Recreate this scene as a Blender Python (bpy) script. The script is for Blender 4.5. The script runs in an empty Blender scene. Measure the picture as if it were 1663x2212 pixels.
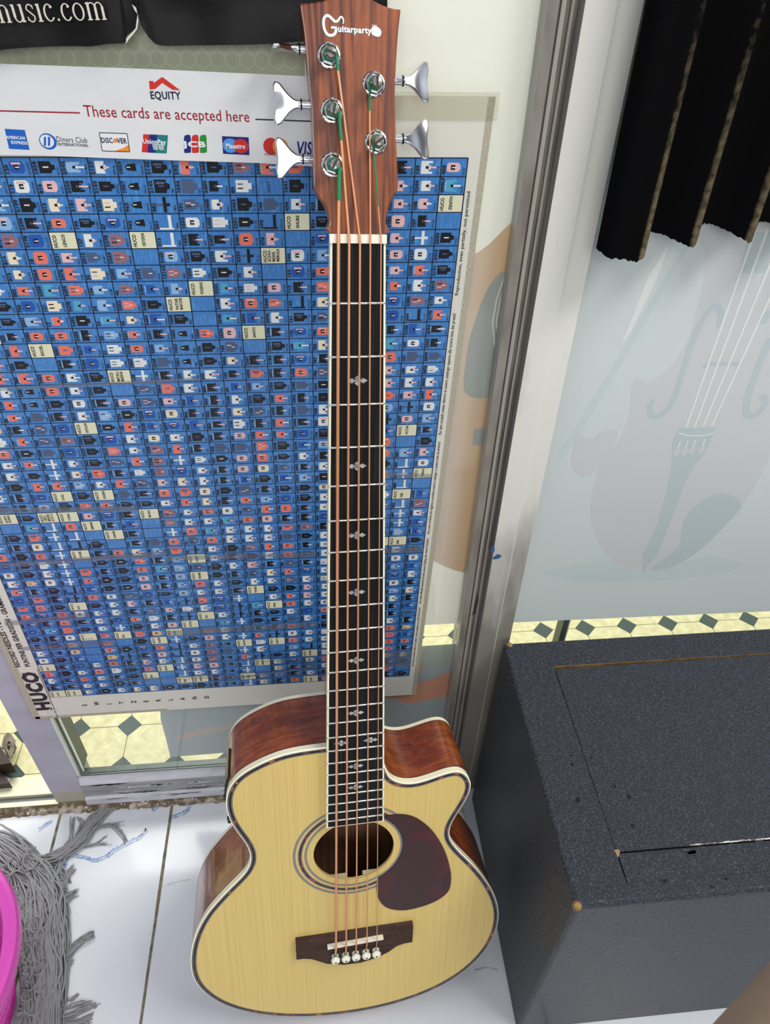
import bpy, math, random
from mathutils import Vector, Matrix
from mathutils.geometry import tessellate_polygon

random.seed(7)
S = bpy.context.scene
COL = S.collection
PI = math.pi

# ------------------------------------------------------------------ camera, world, lights, exposure
CAM = Vector((0.0, 0.0, 1.26))
F = 1535.0
R = ((0.99556165, -0.04060919, 0.08489929),
     (-0.09108025, -0.64286408, 0.76054596),
     (0.02369354, -0.76490304, -0.64370952))      # columns: image right, image down, view direction
cd = bpy.data.cameras.new('camera')
cam = bpy.data.objects.new('camera', cd)
COL.objects.link(cam)
cam.matrix_world = Matrix(((R[0][0], -R[0][1], -R[0][2], CAM.x),
                           (R[1][0], -R[1][1], -R[1][2], CAM.y),
                           (R[2][0], -R[2][1], -R[2][2], CAM.z),
                           (0, 0, 0, 1)))
cd.sensor_fit = 'HORIZONTAL'
cd.sensor_width = 36.0
cd.lens = 36.0 * F / 1663.0
cd.clip_start = 0.02
cd.dof.use_dof = True
cd.dof.focus_distance = 0.85
cd.dof.aperture_fstop = 40
S.camera = cam

S.view_settings.view_transform = 'Standard'
S.view_settings.look = 'None'
S.view_settings.exposure = 0.0
S.view_settings.gamma = 1.0
S.view_settings.use_curve_mapping = False

wd = bpy.data.worlds.new('world')
S.world = wd
wd.use_nodes = True
nt = wd.node_tree
bg = nt.nodes['Background']
tc = nt.nodes.new('ShaderNodeTexCoord')
sx = nt.nodes.new('ShaderNodeSeparateXYZ')
rp = nt.nodes.new('ShaderNodeValToRGB')
nt.links.new(tc.outputs['Generated'], sx.inputs[0])
nt.links.new(sx.outputs['Z'], rp.inputs[0])
rp.color_ramp.elements[0].position = 0.0
rp.color_ramp.elements[0].color = (0.42, 0.43, 0.42, 1)
rp.color_ramp.elements[1].position = 0.75
rp.color_ramp.elements[1].color = (0.78, 0.85, 0.95, 1)
wn = nt.nodes.new('ShaderNodeTexNoise'); wn.inputs['Scale'].default_value = 2.3; wn.inputs['Detail'].default_value = 1
nt.links.new(tc.outputs['Generated'], wn.inputs[0])
wr = nt.nodes.new('ShaderNodeValToRGB'); nt.links.new(wn.outputs[0], wr.inputs[0])
wr.color_ramp.elements[0].position = .42; wr.color_ramp.elements[0].color = (.18, .17, .17, 1)
wr.color_ramp.elements[1].position = .58; wr.color_ramp.elements[1].color = (1.35, 1.35, 1.35, 1)
wm = nt.nodes.new('ShaderNodeMix'); wm.data_type = 'RGBA'; wm.blend_type = 'MULTIPLY'; wm.inputs[0].default_value = 1; wm.clamp_result = False
nt.links.new(rp.outputs[0], wm.inputs[6]); nt.links.new(wr.outputs[0], wm.inputs[7])
nt.links.new(wm.outputs[2], bg.inputs[0])
bg.inputs[1].default_value = 0.67


def area(name, loc, target, sx_, sy_, power, color):
    l = bpy.data.lights.new(name, 'AREA')
    l.shape = 'RECTANGLE'; l.size = sx_; l.size_y = sy_
    l.energy = power; l.color = color
    o = bpy.data.objects.new(name, l)
    COL.objects.link(o)
    o.location = loc
    d = Vector(target) - Vector(loc)
    o.rotation_euler = d.to_track_quat('-Z', 'Y').to_euler()
    return o


area('shop_ceiling_light', (1.15, 0.0, 2.5), (0.0, 0.55, 0.6), 1.0, 0.5, 33, (1.0, 0.97, 0.92))
area('added_front_fill', (-0.1, -2.2, 1.9), (0.1, 0.6, 0.9), 1.8, 0.9, 25, (1.0, 0.99, 0.96))  # added fill behind the camera to brighten the window films, no real lamp
area('shop_side_light', (-1.6, -0.4, 2.3), (-0.2, 0.5, 0.5), 0.9, 0.6, 6, (0.93, 0.96, 1.0))
area('street_daylight', (0.0, 2.6, 2.8), (0.0, 1.0, 0.0), 2.6, 1.6, 150, (1.0, 0.98, 0.93))


# ------------------------------------------------------------------ helpers
def ray(x, y):
    a, b = (x - 831.5) / F, (y - 1106.0) / F
    return Vector((R[0][0]*a + R[0][1]*b + R[0][2], R[1][0]*a + R[1][1]*b + R[1][2], R[2][0]*a + R[2][1]*b + R[2][2]))


YP = 0.69


def wx(x, y, Y=YP):
    """point of the photo -> (X, Z) on the upright window plane"""
    a = ray(x, y); s = Y / a.y
    return (a.x * s, CAM.z + a.z * s)


def fl(x, y, z=0.0):
    """point of the photo -> (X, Y) on a level plane"""
    a = ray(x, y); s = (z - CAM.z) / a.z
    return (a.x * s, a.y * s)


ORG = {}


class MB:
    def __init__(self):
        self.v = []; self.f = []; self.m = []; self.s = []
    def add(self, vs, fs, mat=0, smooth=False):
        b = len(self.v)
        self.v.extend([tuple(p) for p in vs])
        for f in fs:
            self.f.append(tuple(i + b for i in f)); self.m.append(mat); self.s.append(smooth)
    def box(self, a, b, mat=0):
        x0, y0, z0 = a; x1, y1, z1 = b
        vs = [(x0,y0,z0),(x1,y0,z0),(x1,y1,z0),(x0,y1,z0),(x0,y0,z1),(x1,y0,z1),(x1,y1,z1),(x0,y1,z1)]
        self.add(vs, [(0,3,2,1),(4,5,6,7),(0,1,5,4),(1,2,6,5),(2,3,7,6),(3,0,4,7)], mat)
    def poly(self, pts, z=0.0, mat=0, holes=()):
        loops = [[Vector((p[0], p[1], 0)) for p in pts]] + [[Vector((p[0], p[1], 0)) for p in h] for h in holes]
        flat = [p for l in loops for p in l]
        tris = tessellate_polygon(loops)
        self.add([(p.x, p.y, z) for p in flat], [tuple(t) for t in tris], mat)
    def ring(self, a, b, za, zb, mat=0, closed=True, smooth=True):
        n = len(a)
        vs = [(p[0], p[1], za) for p in a] + [(p[0], p[1], zb) for p in b]
        m = n if closed else n - 1
        self.add(vs, [(i, (i+1) % n, n + (i+1) % n, n + i) for i in range(m)], mat, smooth)
    def prism(self, pts, z0, z1, mat=0, smooth=False, holes=()):
        self.poly(pts, z0, mat, holes); self.poly(pts, z1, mat, holes)
        self.ring(pts, pts, z0, z1, mat, True, smooth)
        for h in holes:
            self.ring(h, h, z0, z1, mat, True, smooth)
    def tube(self, path, rad, n=8, mat=0, caps=True):
        P = [Vector(p) for p in path]
        if not hasattr(rad, '__len__'): rad = [rad] * len(P)
        vs = []; prev = None
        for i, p in enumerate(P):
            t = (P[min(i+1, len(P)-1)] - P[max(i-1, 0)])
            if t.length < 1e-9: t = Vector((0, 0, 1))
            t.normalize()
            if prev is None:
                u = t.orthogonal().normalized()
            else:
                u = prev - t * prev.dot(t)
                u = u.normalized() if u.length > 1e-6 else t.orthogonal().normalized()
            prev = u; w = t.cross(u)
            for k in range(n):
                a = 2*PI*k/n
                vs.append(p + (u*math.cos(a) + w*math.sin(a)) * rad[i])
        fs = [(i*n+k, i*n+(k+1) % n, (i+1)*n+(k+1) % n, (i+1)*n+k) for i in range(len(P)-1) for k in range(n)]
        self.add(vs, fs, mat, True)
        if caps:
            self.add(vs[:n], [tuple(range(n))], mat); self.add(vs[-n:], [tuple(range(n))], mat)
    def lathe(self, prof, base, axis, n=24, mat=0, smooth=True):
        """prof: (radius, height) along axis from base"""
        ax = Vector(axis).normalized(); u = ax.orthogonal().normalized(); w = ax.cross(u); b = Vector(base)
        for j in range(len(prof)-1):
            (r0, h0), (r1, h1) = prof[j], prof[j+1]
            vs = []
            for r, h in ((r0, h0), (r1, h1)):
                for k in range(n):
                    a = 2*PI*k/n
                    vs.append(b + ax*h + (u*math.cos(a) + w*math.sin(a))*r)
            self.add(vs, [(k, (k+1) % n, n+(k+1) % n, n+k) for k in range(n)], mat, smooth)
    def stroke(self, pts, w, z=0.0, mat=0):
        """flat mitred ribbon in XY of width w (number or list)"""
        if not hasattr(w, '__len__'): w = [w]*len(pts)
        P = [Vector((p[0], p[1])) for p in pts]; vs = []; n = len(P)
        closed = n > 2 and (P[0]-P[-1]).length < 1e-7
        for i in range(n):
            a = P[i-1] if i else (P[-2] if closed else P[0]); c = P[i+1] if i < n-1 else (P[1] if closed else P[-1])
            d = c-a
            d = d.normalized() if d.length > 1e-9 else Vector((1, 0))
            nr = Vector((-d.y, d.x))*w[i]/2
            vs += [(P[i].x+nr.x, P[i].y+nr.y, z), (P[i].x-nr.x, P[i].y-nr.y, z)]
        self.add(vs, [(2*i, 2*i+1, 2*i+3, 2*i+2) for i in range(n-1)], mat)
    def disc(self, c, r, z=0.0, mat=0, n=16, ry=None):
        ry = ry or r
        self.add([(c[0]+r*math.cos(2*PI*k/n), c[1]+ry*math.sin(2*PI*k/n), z) for k in range(n)], [tuple(range(n))], mat)
    def build(self, name, mats, parent=None, tf=None, origin=None, **props):
        if tf is None: tf = lambda x, y, z: (x, y, z)
        W = [Vector(tf(*p)) for p in self.v]
        if origin is None:
            if parent is not None and not W: origin = ORG[parent.name]
            lo = Vector([min(p[i] for p in W) for i in range(3)]); hi = Vector([max(p[i] for p in W) for i in range(3)])
            origin = Vector(((lo.x+hi.x)/2, (lo.y+hi.y)/2, lo.z))
        origin = Vector(origin)
        me = bpy.data.meshes.new(name)
        me.from_pydata([tuple(p-origin) for p in W], [], self.f)
        if not isinstance(mats, (list, tuple)): mats = [mats]
        for m in mats: me.materials.append(m)
        me.polygons.foreach_set('material_index', self.m)
        me.polygons.foreach_set('use_smooth', self.s)
        at = me.attributes.new('loc', 'FLOAT_VECTOR', 'POINT')
        at.data.foreach_set('vector', [c for p in self.v for c in p])
        me.validate(clean_customdata=False); me.update()
        o = bpy.data.objects.new(name, me); COL.objects.link(o)
        ORG[o.name] = origin
        if parent is not None:
            o.parent = parent; o.location = origin - ORG[parent.name]
        else:
            o.location = origin
        for k, v in props.items(): o[k] = v
        return o


def thing(name, loc, label, category, group=None):
    o = bpy.data.objects.new(name, None); COL.objects.link(o)
    o.location = loc; ORG[o.name] = Vector(loc); o.empty_display_size = 0.05
    o['label'] = label; o['category'] = category
    if group: o['group'] = group
    return o


def spl(pts, n, closed=True):
    """Catmull-Rom resample"""
    m = len(pts); out = []
    segs = m if closed else m-1
    for i in range(segs):
        if closed: p0, p1, p2, p3 = [Vector(pts[(i+k-1) % m]) for k in range(4)]
        else: p0, p1, p2, p3 = [Vector(pts[max(0, min(m-1, i+k-1))]) for k in range(4)]
        for j in range(n):
            t = j/n
            out.append(tuple(0.5*((2*p1)+(-p0+p2)*t+(2*p0-5*p1+4*p2-p3)*t*t+(-p0+3*p1-3*p2+p3)*t**3)))
    if not closed: out.append(tuple(pts[-1]))
    return out


def smooth_loop(pts, it=2):
    n = len(pts)
    for _ in range(it):
        pts = [tuple((pts[i-1][k]+2*pts[i][k]+pts[(i+1) % n][k])/4 for k in range(2)) for i in range(n)]
    return pts


def offset(pts, d):
    """offset closed 2D loop; positive d goes inward"""
    n = len(pts)
    area2 = sum(pts[i][0]*pts[(i+1) % n][1]-pts[(i+1) % n][0]*pts[i][1] for i in range(n))
    sg = 1 if area2 > 0 else -1
    out = []
    for i in range(n):
        a = Vector(pts[i-1]); b = Vector(pts[(i+1) % n]); t = (b-a)
        t = t.normalized() if t.length > 1e-9 else Vector((1, 0))
        out.append((pts[i][0]-t.y*d*sg, pts[i][1]+t.x*d*sg))
    return out


def circ(c, r, n=64):
    return [(c[0]+r*math.cos(2*PI*k/n), c[1]+r*math.sin(2*PI*k/n)) for k in range(n)]


# ------------------------------------------------------------------ glyphs
GC = {}


def glyph(ch, bold):
    k = (ch, bold)
    if k in GC: return GC[k]
    c = bpy.data.curves.new('g', 'FONT'); c.body = 'H'+ch+'H'; c.size = 1.0; c.resolution_u = 2; c.fill_mode = 'FRONT'; c.offset = 0
    def bb(s):
        c.body = s; o = bpy.data.objects.new('g', c); COL.objects.link(o)
        bpy.context.view_layer.update()
        dg = bpy.context.evaluated_depsgraph_get(); me = o.evaluated_get(dg).to_mesh()
        vs = [(v.co.x, v.co.y) for v in me.vertices]; fs = [tuple(p.vertices) for p in me.polygons]
        o.evaluated_get(dg).to_mesh_clear(); bpy.data.objects.remove(o)
        return vs, fs
    hv, _ = bb('HH'); av, _ = bb('H'+ch+'H')
    adv = max(p[0] for p in av) - max(p[0] for p in hv)
    c.offset = bold
    if ch == ' ': vs, fs = [], []
    else: vs, fs = bb(ch)
    bpy.data.curves.remove(c)
    GC[k] = (vs, fs, max(adv, 0.15) + bold)
    return GC[k]


def text(mb, s, p0, p1=None, size=0.01, ang=0.0, z=0.0, mat=0, bold=0.0, ital=0.0, capfit=None, anchor='l'):
    """write s in XY from p0; if p1 is given the run is fitted to end at p1. size = letter size"""
    x = 0; run = []
    for ch in s:
        vs, fs, adv = glyph(ch, bold); run.append((x, vs, fs)); x += adv
    if p1 is not None:
        d = Vector(p1)-Vector(p0); ang = math.atan2(d.y, d.x); sxx = d.length/x
    else: sxx = size
    ca, sa = math.cos(ang), math.sin(ang)
    ox = -x*sxx if anchor == 'r' else (-x*sxx/2 if anchor == 'c' else 0)
    for gx, vs, fs in run:
        if not vs: continue
        q = []
        for a, b in vs:
            X = (gx+a+ital*b)*sxx+ox; Y = b*size
            q.append((p0[0]+X*ca-Y*sa, p0[1]+X*sa+Y*ca, z))
        mb.add(q, fs, mat)


# ------------------------------------------------------------------ materials
def mat(name, color, rough=0.5, metal=0.0, coat=0.0, spec=0.5, noise=None, bump=None, fn=None, **kw):
    m = bpy.data.materials.new(name); m.use_nodes = True
    t = m.node_tree; p = t.nodes['Principled BSDF']
    p.inputs['Base Color'].default_value = (*color, 1)
    p.inputs['Roughness'].default_value = rough; p.inputs['Metallic'].default_value = metal
    p.inputs['Coat Weight'].default_value = coat; p.inputs['Coat Roughness'].default_value = kw.get('coatr', 0.05)
    p.inputs['Specular IOR Level'].default_value = spec
    if kw.get('sheen'): p.inputs['Sheen Weight'].default_value = kw['sheen']
    if noise or bump or fn:
        at = t.nodes.new('ShaderNodeAttribute'); at.attribute_name = 'loc'
        vec = at.outputs['Vector']
        if kw.get('obj'):
            oc = t.nodes.new('ShaderNodeTexCoord'); vec = oc.outputs['Object']
    if noise:   # (scale xyz, color2, detail, lo, hi)
        mp = t.nodes.new('ShaderNodeMapping'); t.links.new(vec, mp.inputs[0]); mp.inputs['Scale'].default_value = noise[0]
        nz = t.nodes.new('ShaderNodeTexNoise'); nz.inputs['Scale'].default_value = 1; nz.inputs['Detail'].default_value = noise[2]
        t.links.new(mp.outputs[0], nz.inputs[0])
        r = t.nodes.new('ShaderNodeValToRGB'); t.links.new(nz.outputs[0], r.inputs[0])
        r.color_ramp.elements[0].position = noise[3]; r.color_ramp.elements[1].position = noise[4]
        r.color_ramp.elements[0].color = (*color, 1); r.color_ramp.elements[1].color = (*noise[1], 1)
        if len(noise) > 5:
            e = r.color_ramp.elements.new(noise[6]); e.color = (*noise[5], 1)
        t.links.new(r.outputs[0], p.inputs['Base Color'])
    if bump:    # (scale xyz, strength, distance, detail)
        mp = t.nodes.new('ShaderNodeMapping'); t.links.new(vec, mp.inputs[0]); mp.inputs['Scale'].default_value = bump[0]
        nz = t.nodes.new('ShaderNodeTexNoise'); nz.inputs['Scale'].default_value = 1; nz.inputs['Detail'].default_value = bump[3]
        t.links.new(mp.outputs[0], nz.inputs[0])
        b = t.nodes.new('ShaderNodeBump'); b.inputs['Strength'].default_value = bump[1]; b.inputs['Distance'].default_value = bump[2]
        t.links.new(nz.outputs[0], b.inputs['Height']); t.links.new(b.outputs[0], p.inputs['Normal'])
    if fn: fn(t, p, vec)
    return m


def c8(r, g, b, k=1.0):
    f = lambda c: ((c/255)/12.92 if c/255 <= .04045 else ((c/255+.055)/1.055)**2.4)*k
    return (f(r), f(g), f(b))


def film_mat(name, color, rough=0.35, tr=0.0):
    m = bpy.data.materials.new(name); m.use_nodes = True; t = m.node_tree
    p = t.nodes['Principled BSDF']; p.inputs['Base Color'].default_value = (*color, 1); p.inputs['Roughness'].default_value = rough
    tl = t.nodes.new('ShaderNodeBsdfTranslucent'); tl.inputs[0].default_value = (*color, 1)
    mx = t.nodes.new('ShaderNodeMixShader'); mx.inputs[0].default_value = tr
    t.links.new(p.outputs[0], mx.inputs[1]); t.links.new(tl.outputs[0], mx.inputs[2])
    t.links.new(mx.outputs[0], t.nodes['Material Output'].inputs[0])
    return m


def clear_mat(name, tint, amount=0.9, rough=0.03, color=(1, 1, 1)):
    """thin clear sheet: transparent with a fresnel reflection and a little surface colour"""
    m = bpy.data.materials.new(name); m.use_nodes = True; t = m.node_tree
    t.nodes.remove(t.nodes['Principled BSDF'])
    tr = t.nodes.new('ShaderNodeBsdfTransparent'); tr.inputs[0].default_value = (*tint, 1)
    gl = t.nodes.new('ShaderNodeBsdfGlossy'); gl.inputs['Roughness'].default_value = rough
    df = t.nodes.new('ShaderNodeBsdfDiffuse'); df.inputs[0].default_value = (*color, 1)
    m1 = t.nodes.new('ShaderNodeMixShader'); m1.inputs[0].default_value = 1-amount
    t.links.new(tr.outputs[0], m1.inputs[1]); t.links.new(df.outputs[0], m1.inputs[2])
    ly = t.nodes.new('ShaderNodeLayerWeight'); ly.inputs[0].default_value = .5
    pw = t.nodes.new('ShaderNodeMath'); pw.operation = 'POWER'; t.links.new(ly.outputs['Facing'], pw.inputs[0]); pw.inputs[1].default_value = 4
    lw = t.nodes.new('ShaderNodeMath'); lw.operation = 'MULTIPLY_ADD'; t.links.new(pw.outputs[0], lw.inputs[0]); lw.inputs[1].default_value = .7; lw.inputs[2].default_value = .025
    m2 = t.nodes.new('ShaderNodeMixShader')
    t.links.new(lw.outputs[0], m2.inputs[0]); t.links.new(m1.outputs[0], m2.inputs[1]); t.links.new(gl.outputs[0], m2.inputs[2])
    t.links.new(m2.outputs[0], t.nodes['Material Output'].inputs[0])
    return m


white = mat('white_paint', c8(200, 202, 200), 0.4)
black = mat('black_print', (0.012, 0.012, 0.014), 0.45)
black_gloss = mat('black_gloss', (0.01, 0.01, 0.012), 0.25)
chrome = mat('chrome', (0.85, 0.86, 0.88), 0.07, 1.0)
chrome_key = mat('chrome_key', (0.85, 0.86, 0.88), 0.09, 1.0, bump=((45, 45, 45), .35, .006, 0))
post_top = mat('worn_post_metal', (0.32, 0.31, 0.28), 0.25, 1.0)
dark_metal = mat('dark_metal', (0.02, 0.02, 0.02), 0.3, 0.6)
cream = mat('cream_binding', c8(248, 240, 208), 0.3)
bone = mat('bone', c8(236, 232, 214), 0.35)
copper = mat('copper_string', c8(226, 160, 118), 0.35, 0.5, bump=((900, 900, 900), 0.2, 0.0003, 0))
green_thread = mat('green_thread', c8(14, 128, 88), 0.6)
fret_metal = mat('fret_metal', (0.82, 0.8, 0.74), 0.22, 0.9)

# ================================================================== LARGE STRUCTURE
# ---- shop floor with grout lines and blue veins
def floor_fn(t, p, vec):
    n = t.nodes.new('ShaderNodeTexNoise'); n.inputs['Scale'].default_value = 3.1; n.inputs['Detail'].default_value = 6
    n.inputs['Distortion'].default_value = 1.2
    t.links.new(vec, n.inputs[0])
    r = t.nodes.new('ShaderNodeValToRGB'); t.links.new(n.outputs[0], r.inputs[0])
    e = r.color_ramp.elements
    e[0].position = 0.40; e[0].color = (*c8(212, 216, 222), 1)
    e[1].position = 0.62; e[1].color = (*c8(222, 225, 228), 1)
    t.links.new(r.outputs[0], p.inputs['Base Color'])

floor_tile = mat('white_marble_tile', c8(222, 225, 230), 0.16, fn=floor_fn)
grout = mat('brown_grout', c8(96, 84, 66), 0.9, noise=((60, 60, 60), c8(150, 140, 120), 4, .4, .7))
vein = mat('blue_vein', c8(120, 145, 190), 0.2, noise=((50, 50, 50), c8(175, 190, 215), 4, .35, .65))
vein_grey = mat('grey_vein', c8(150, 155, 165), 0.2, noise=((60, 60, 60), c8(200, 204, 210), 4, .35, .65))
b = MB()
b.add([(-1.6, -1.4, 0), (1.8, -1.4, 0), (1.8, 0.69, 0), (-1.6, 0.69, 0)], [(0, 1, 2, 3)], 0)
def jag(pts, w, j=0.3, n=6):
    out = []; ws = []
    P = spl(pts, n, False)
    for p in P:
        out.append((p[0]+random.uniform(-j, j)*w*.4, p[1]+random.uniform(-j, j)*w*.4)); ws.append(w*random.uniform(1-j, 1+j))
    return out, ws
for x, y0, y1 in ((-0.497, 0.69, -1.4), (-0.300, 0.69, -1.4), (0.30, 0.69, -1.4), (-1.1, .69, -1.4), (0.9, .69, -1.4)):
    pts = [(x+random.uniform(-.0004, .0004), y0+(y1-y0)*k/60) for k in range(61)]
    b.stroke(pts, [random.uniform(.0038, .0052) for _ in pts], 0.0006, 1)
for y in (0.085, -0.52, -1.12):
    b.stroke([(-1.6+3.4*k/40, y) for k in range(41)], .0045, 0.0006, 1)
V = [[(-0.3533,0.6259),(-0.3873,0.6083),(-0.401,0.5982),(-0.4209,0.5927),(-0.4379,0.5996),(-0.4657,0.6058)],
     [(-0.4657,0.6058),(-0.4668,0.5878),(-0.4676,0.5724)], [(-0.4567,0.546),(-0.4629,0.5319),(-0.468,0.512)],
     [(-0.2977,0.6604),(-0.2748,0.6682),(-0.2603,0.6865),(-0.2173,0.6859)], [(-.335,.675),(-.322,.688)], [(-.53,.655),(-.51,.67)],
     [(-.352,.626),(-.345,.632),(-.340,.640)]]
for q in V:
    for d, w in ((0, .0042), (.004, .002)):
        pts, ws = jag([(a+d*.6, c-d) for a, c in q], w, .7, 9)
        b.stroke(pts, ws, 0.0002+d*.03, 2)
for q in ([(-0.2972,0.5374),(-0.2751,0.5431),(-0.2516,0.5457)], [(0.2343,0.5948),(0.238,.57),(0.2457,0.5443)], [(0.205,0.3716),(.222,.374),(0.241,0.3692)],
          [(.23,.64),(.236,.6)], [(.40,.27),(.44,.275),(.5,.27)]):
    pts, ws = jag(q, .0022, .8, 8); b.stroke(pts, ws, 0.0002, 3)
b.build('floor', [floor_tile, grout, vein, vein_grey], origin=(0, 0, 0), kind='structure')

# ---- street floor outside: cream octagons with small dark green squares
def street_fn(t, p, vec):
    def mth(op, a, b_=None, c=None):
        n = t.nodes.new('ShaderNodeMath'); n.operation = op
        for i, q in enumerate((a, b_, c)):
            if q is None: continue
            if isinstance(q, (int, float)): n.inputs[i].default_value = q
            else: t.links.new(q, n.inputs[i])
        return n.outputs[0]
    s = t.nodes.new('ShaderNodeSeparateXYZ'); t.links.new(vec, s.inputs[0])
    px, py = 0.1000, 0.0925
    fx = mth('MULTIPLY', mth('ABSOLUTE', mth('SUBTRACT', mth('FRACT', mth('ADD', mth('DIVIDE', mth('SUBTRACT', s.outputs[0], -0.407), px), 0.5)), 0.5)), px)
    fy = mth('MULTIPLY', mth('ABSOLUTE', mth('SUBTRACT', mth('FRACT', mth('ADD', mth('DIVIDE', mth('SUBTRACT', s.outputs[1], 0.857), py), 0.5)), 0.5)), py)
    dot = mth('LESS_THAN', mth('ADD', fx, fy), 0.0245)
    line = mth('LESS_THAN', mth('MINIMUM', fx, fy), 0.0009)
    nz = t.nodes.new('ShaderNodeTexNoise'); nz.inputs['Scale'].default_value = 60; nz.inputs['Detail'].default_value = 6; t.links.new(vec, nz.inputs[0])
    r = t.nodes.new('ShaderNodeValToRGB'); t.links.new(nz.outputs[0], r.inputs[0])
    r.color_ramp.elements[0].position = .35; r.color_ramp.elements[0].color = (*c8(200, 194, 146), 1)
    r.color_ramp.elements[1].position = .65; r.color_ramp.elements[1].color = (*c8(222, 216, 172), 1)
    m1 = t.nodes.new('ShaderNodeMix'); m1.data_type = 'RGBA'; t.links.new(line, m1.inputs[0]); t.links.new(r.outputs[0], m1.inputs[6]); m1.inputs[7].default_value = (*c8(120, 115, 90), 1)
    m2 = t.nodes.new('ShaderNodeMix'); m2.data_type = 'RGBA'; t.links.new(dot, m2.inputs[0]); t.links.new(m1.outputs[2], m2.inputs[6]); m2.inputs[7].default_value = (*c8(66, 80, 74), 1)
    t.links.new(m2.outputs[2], p.inputs['Base Color'])
street = mat('octagon_cement_tile', (.6, .55, .3), 0.8, fn=street_fn)
b = MB(); b.add([(-2.5, .69, 0), (3, .69, 0), (3, 4, 0), (-2.5, 4, 0)], [(0, 1, 2, 3)])
b.build('floor_street', street, origin=(0, 0.69, 0), kind='structure')

# ---- window frame: left post, bottom rail, sill, right aluminium post
post_paint = mat('lavender_post_paint', c8(176, 178, 190), 0.35, noise=((9, 9, 30), c8(168, 168, 178), 3, .4, .7))
post_beige = mat('beige_post_foot', c8(182, 176, 160), 0.5)
gasket = mat('green_black_gasket', c8(52, 68, 58), 0.4)
white_strip = mat('white_bead', c8(225, 232, 225), 0.3)
b = MB()
b.box((-.502, .6915, .055), (-.447, .74, 2.3), 0); b.box((-.501, .6912, .022), (-.447, .74, .055), 1)
b.box((-.447, .694, .10), (-.4425, .735, 2.3), 2); b.box((-.4425, .699, .10), (-.4385, .735, 2.3), 3); b.box((-.4385, .7005, .10), (-.437, .705, 2.3), 2)
b.build('trim_1', [post_paint, post_beige, white_strip, gasket], kind='structure')

rail_grey = mat('peeling_grey_rail', c8(150, 150, 152), 0.4, 0.2, noise=((18, 90, 90), c8(172, 172, 174), 5, .42, .6))
rail_white = mat('chipped_white_paint', c8(212, 214, 220), 0.4, noise=((30, 90, 90), c8(190, 192, 198), 5, .45, .75))
crack = mat('dark_crack', (0.03, 0.03, 0.03), 0.8)
b = MB()
b.box((-.447, .690, .036), (.192, .701, .074), 0)
# sloping white upper lip
x0, x1 = -.447, .192
b.add([(x0, .690, .074), (x1, .690, .074), (x1, .6935, .090), (x0, .6935, .090), (x1, .698, .098), (x0, .698, .098), (x0, .701, .098), (x1, .701, .098)],
      [(0, 1, 2, 3), (3, 2, 4, 5), (5, 4, 7, 6)], 1, True)
b.box((-.447, .6965, .098), (.192, .699, .104), 3)
b.box((-.447, .684, .018), (.192, .701, .036), 1); b.box((-.447, .701, .0), (.192, .716, .088), 3)
def cracks(mb, x0, x1, z, y, n, w=.0012, m=2):
    for _ in range(n):
        x = random.uniform(x0, x1); L = random.uniform(.008, .05); zz = z+random.uniform(-.002, .002)
        pts = [(x+L*k/7, zz+random.uniform(-.0015, .0015)) for k in range(8)]
        for k in range(7):
            (a, c), (d, e) = pts[k], pts[k+1]; ww = random.uniform(.2, 1)*w
            mb.add([(a, y, c-ww), (d, y, e-ww), (d, y, e+ww), (a, y, c+ww)], [(0, 1, 2, 3)], m)
cracks(b, -.44, .15, .073, .6895, 16); cracks(b, -.44, .15, .055, .6897, 9); cracks(b, -.44, .15, .040, .6896, 14, .001)
cracks(b, -.44, .15, .060, .6896, 12, .0022, 1); cracks(b, -.42, .15, .046, .6896, 10, .0016, 1)
cracks(b, -.44, .15, .034, .6836, 12, .0008)
b.build('trim_2', [rail_grey, rail_white, crack, gasket], kind='structure')

cement = mat('crumbling_brown_cement', c8(112, 98, 76), 0.95, noise=((70, 70, 70), c8(196, 186, 168), 6, .48, .66), bump=((120, 120, 120), .9, .003, 6))
b = MB()
N = 240
for k in range(N):
    xa, xb = -.9+1.2*k/N, -.9+1.2*(k+1)/N
    if xa > .2: break
    ya = .680+random.uniform(-.0025, .002); 
    if k == 0: yprev = ya
    b.add([(xa, yprev, .0006), (xb, ya, .0006), (xb, .690, .018), (xa, .690, .018)], [(0, 1, 2, 3)], 0, True); yprev = ya
for _ in range(70):
    x = random.uniform(-.6, .15); y = random.uniform(.681, .688); r = random.uniform(.001, .0035)
    b.lathe([(0, r), (r*.8, r*.6), (r, 0)], (x, y, .002+(y-.68)*1.2), (random.uniform(-.3, .3), -.3, 1), 6, 1 if random.random() < .5 else 0, False)
b.build('trim_3', [cement, rail_white], kind='structure')

# door track left of the post
track = mat('pale_metal_track', c8(222, 222, 190), 0.3, 0.3)
track_dark = mat('grey_metal_track', c8(110, 112, 112), 0.35, 0.5)
b = MB()
b.box((-1.4, .716, 0), (-.502, .752, .012), 0); b.box((-1.4, .7125, 0), (-.502, .716, .016), 0)
b.box((-1.4, .702, 0), (-.502, .7125, .009), 1); b.box((-1.4, .693, 0), (-.502, .702, .013), 0); b.box((-1.4, .6895, 0), (-.502, .693, .006), 1)
b.build('trim_4', [track, track_dark], kind='structure')

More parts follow.
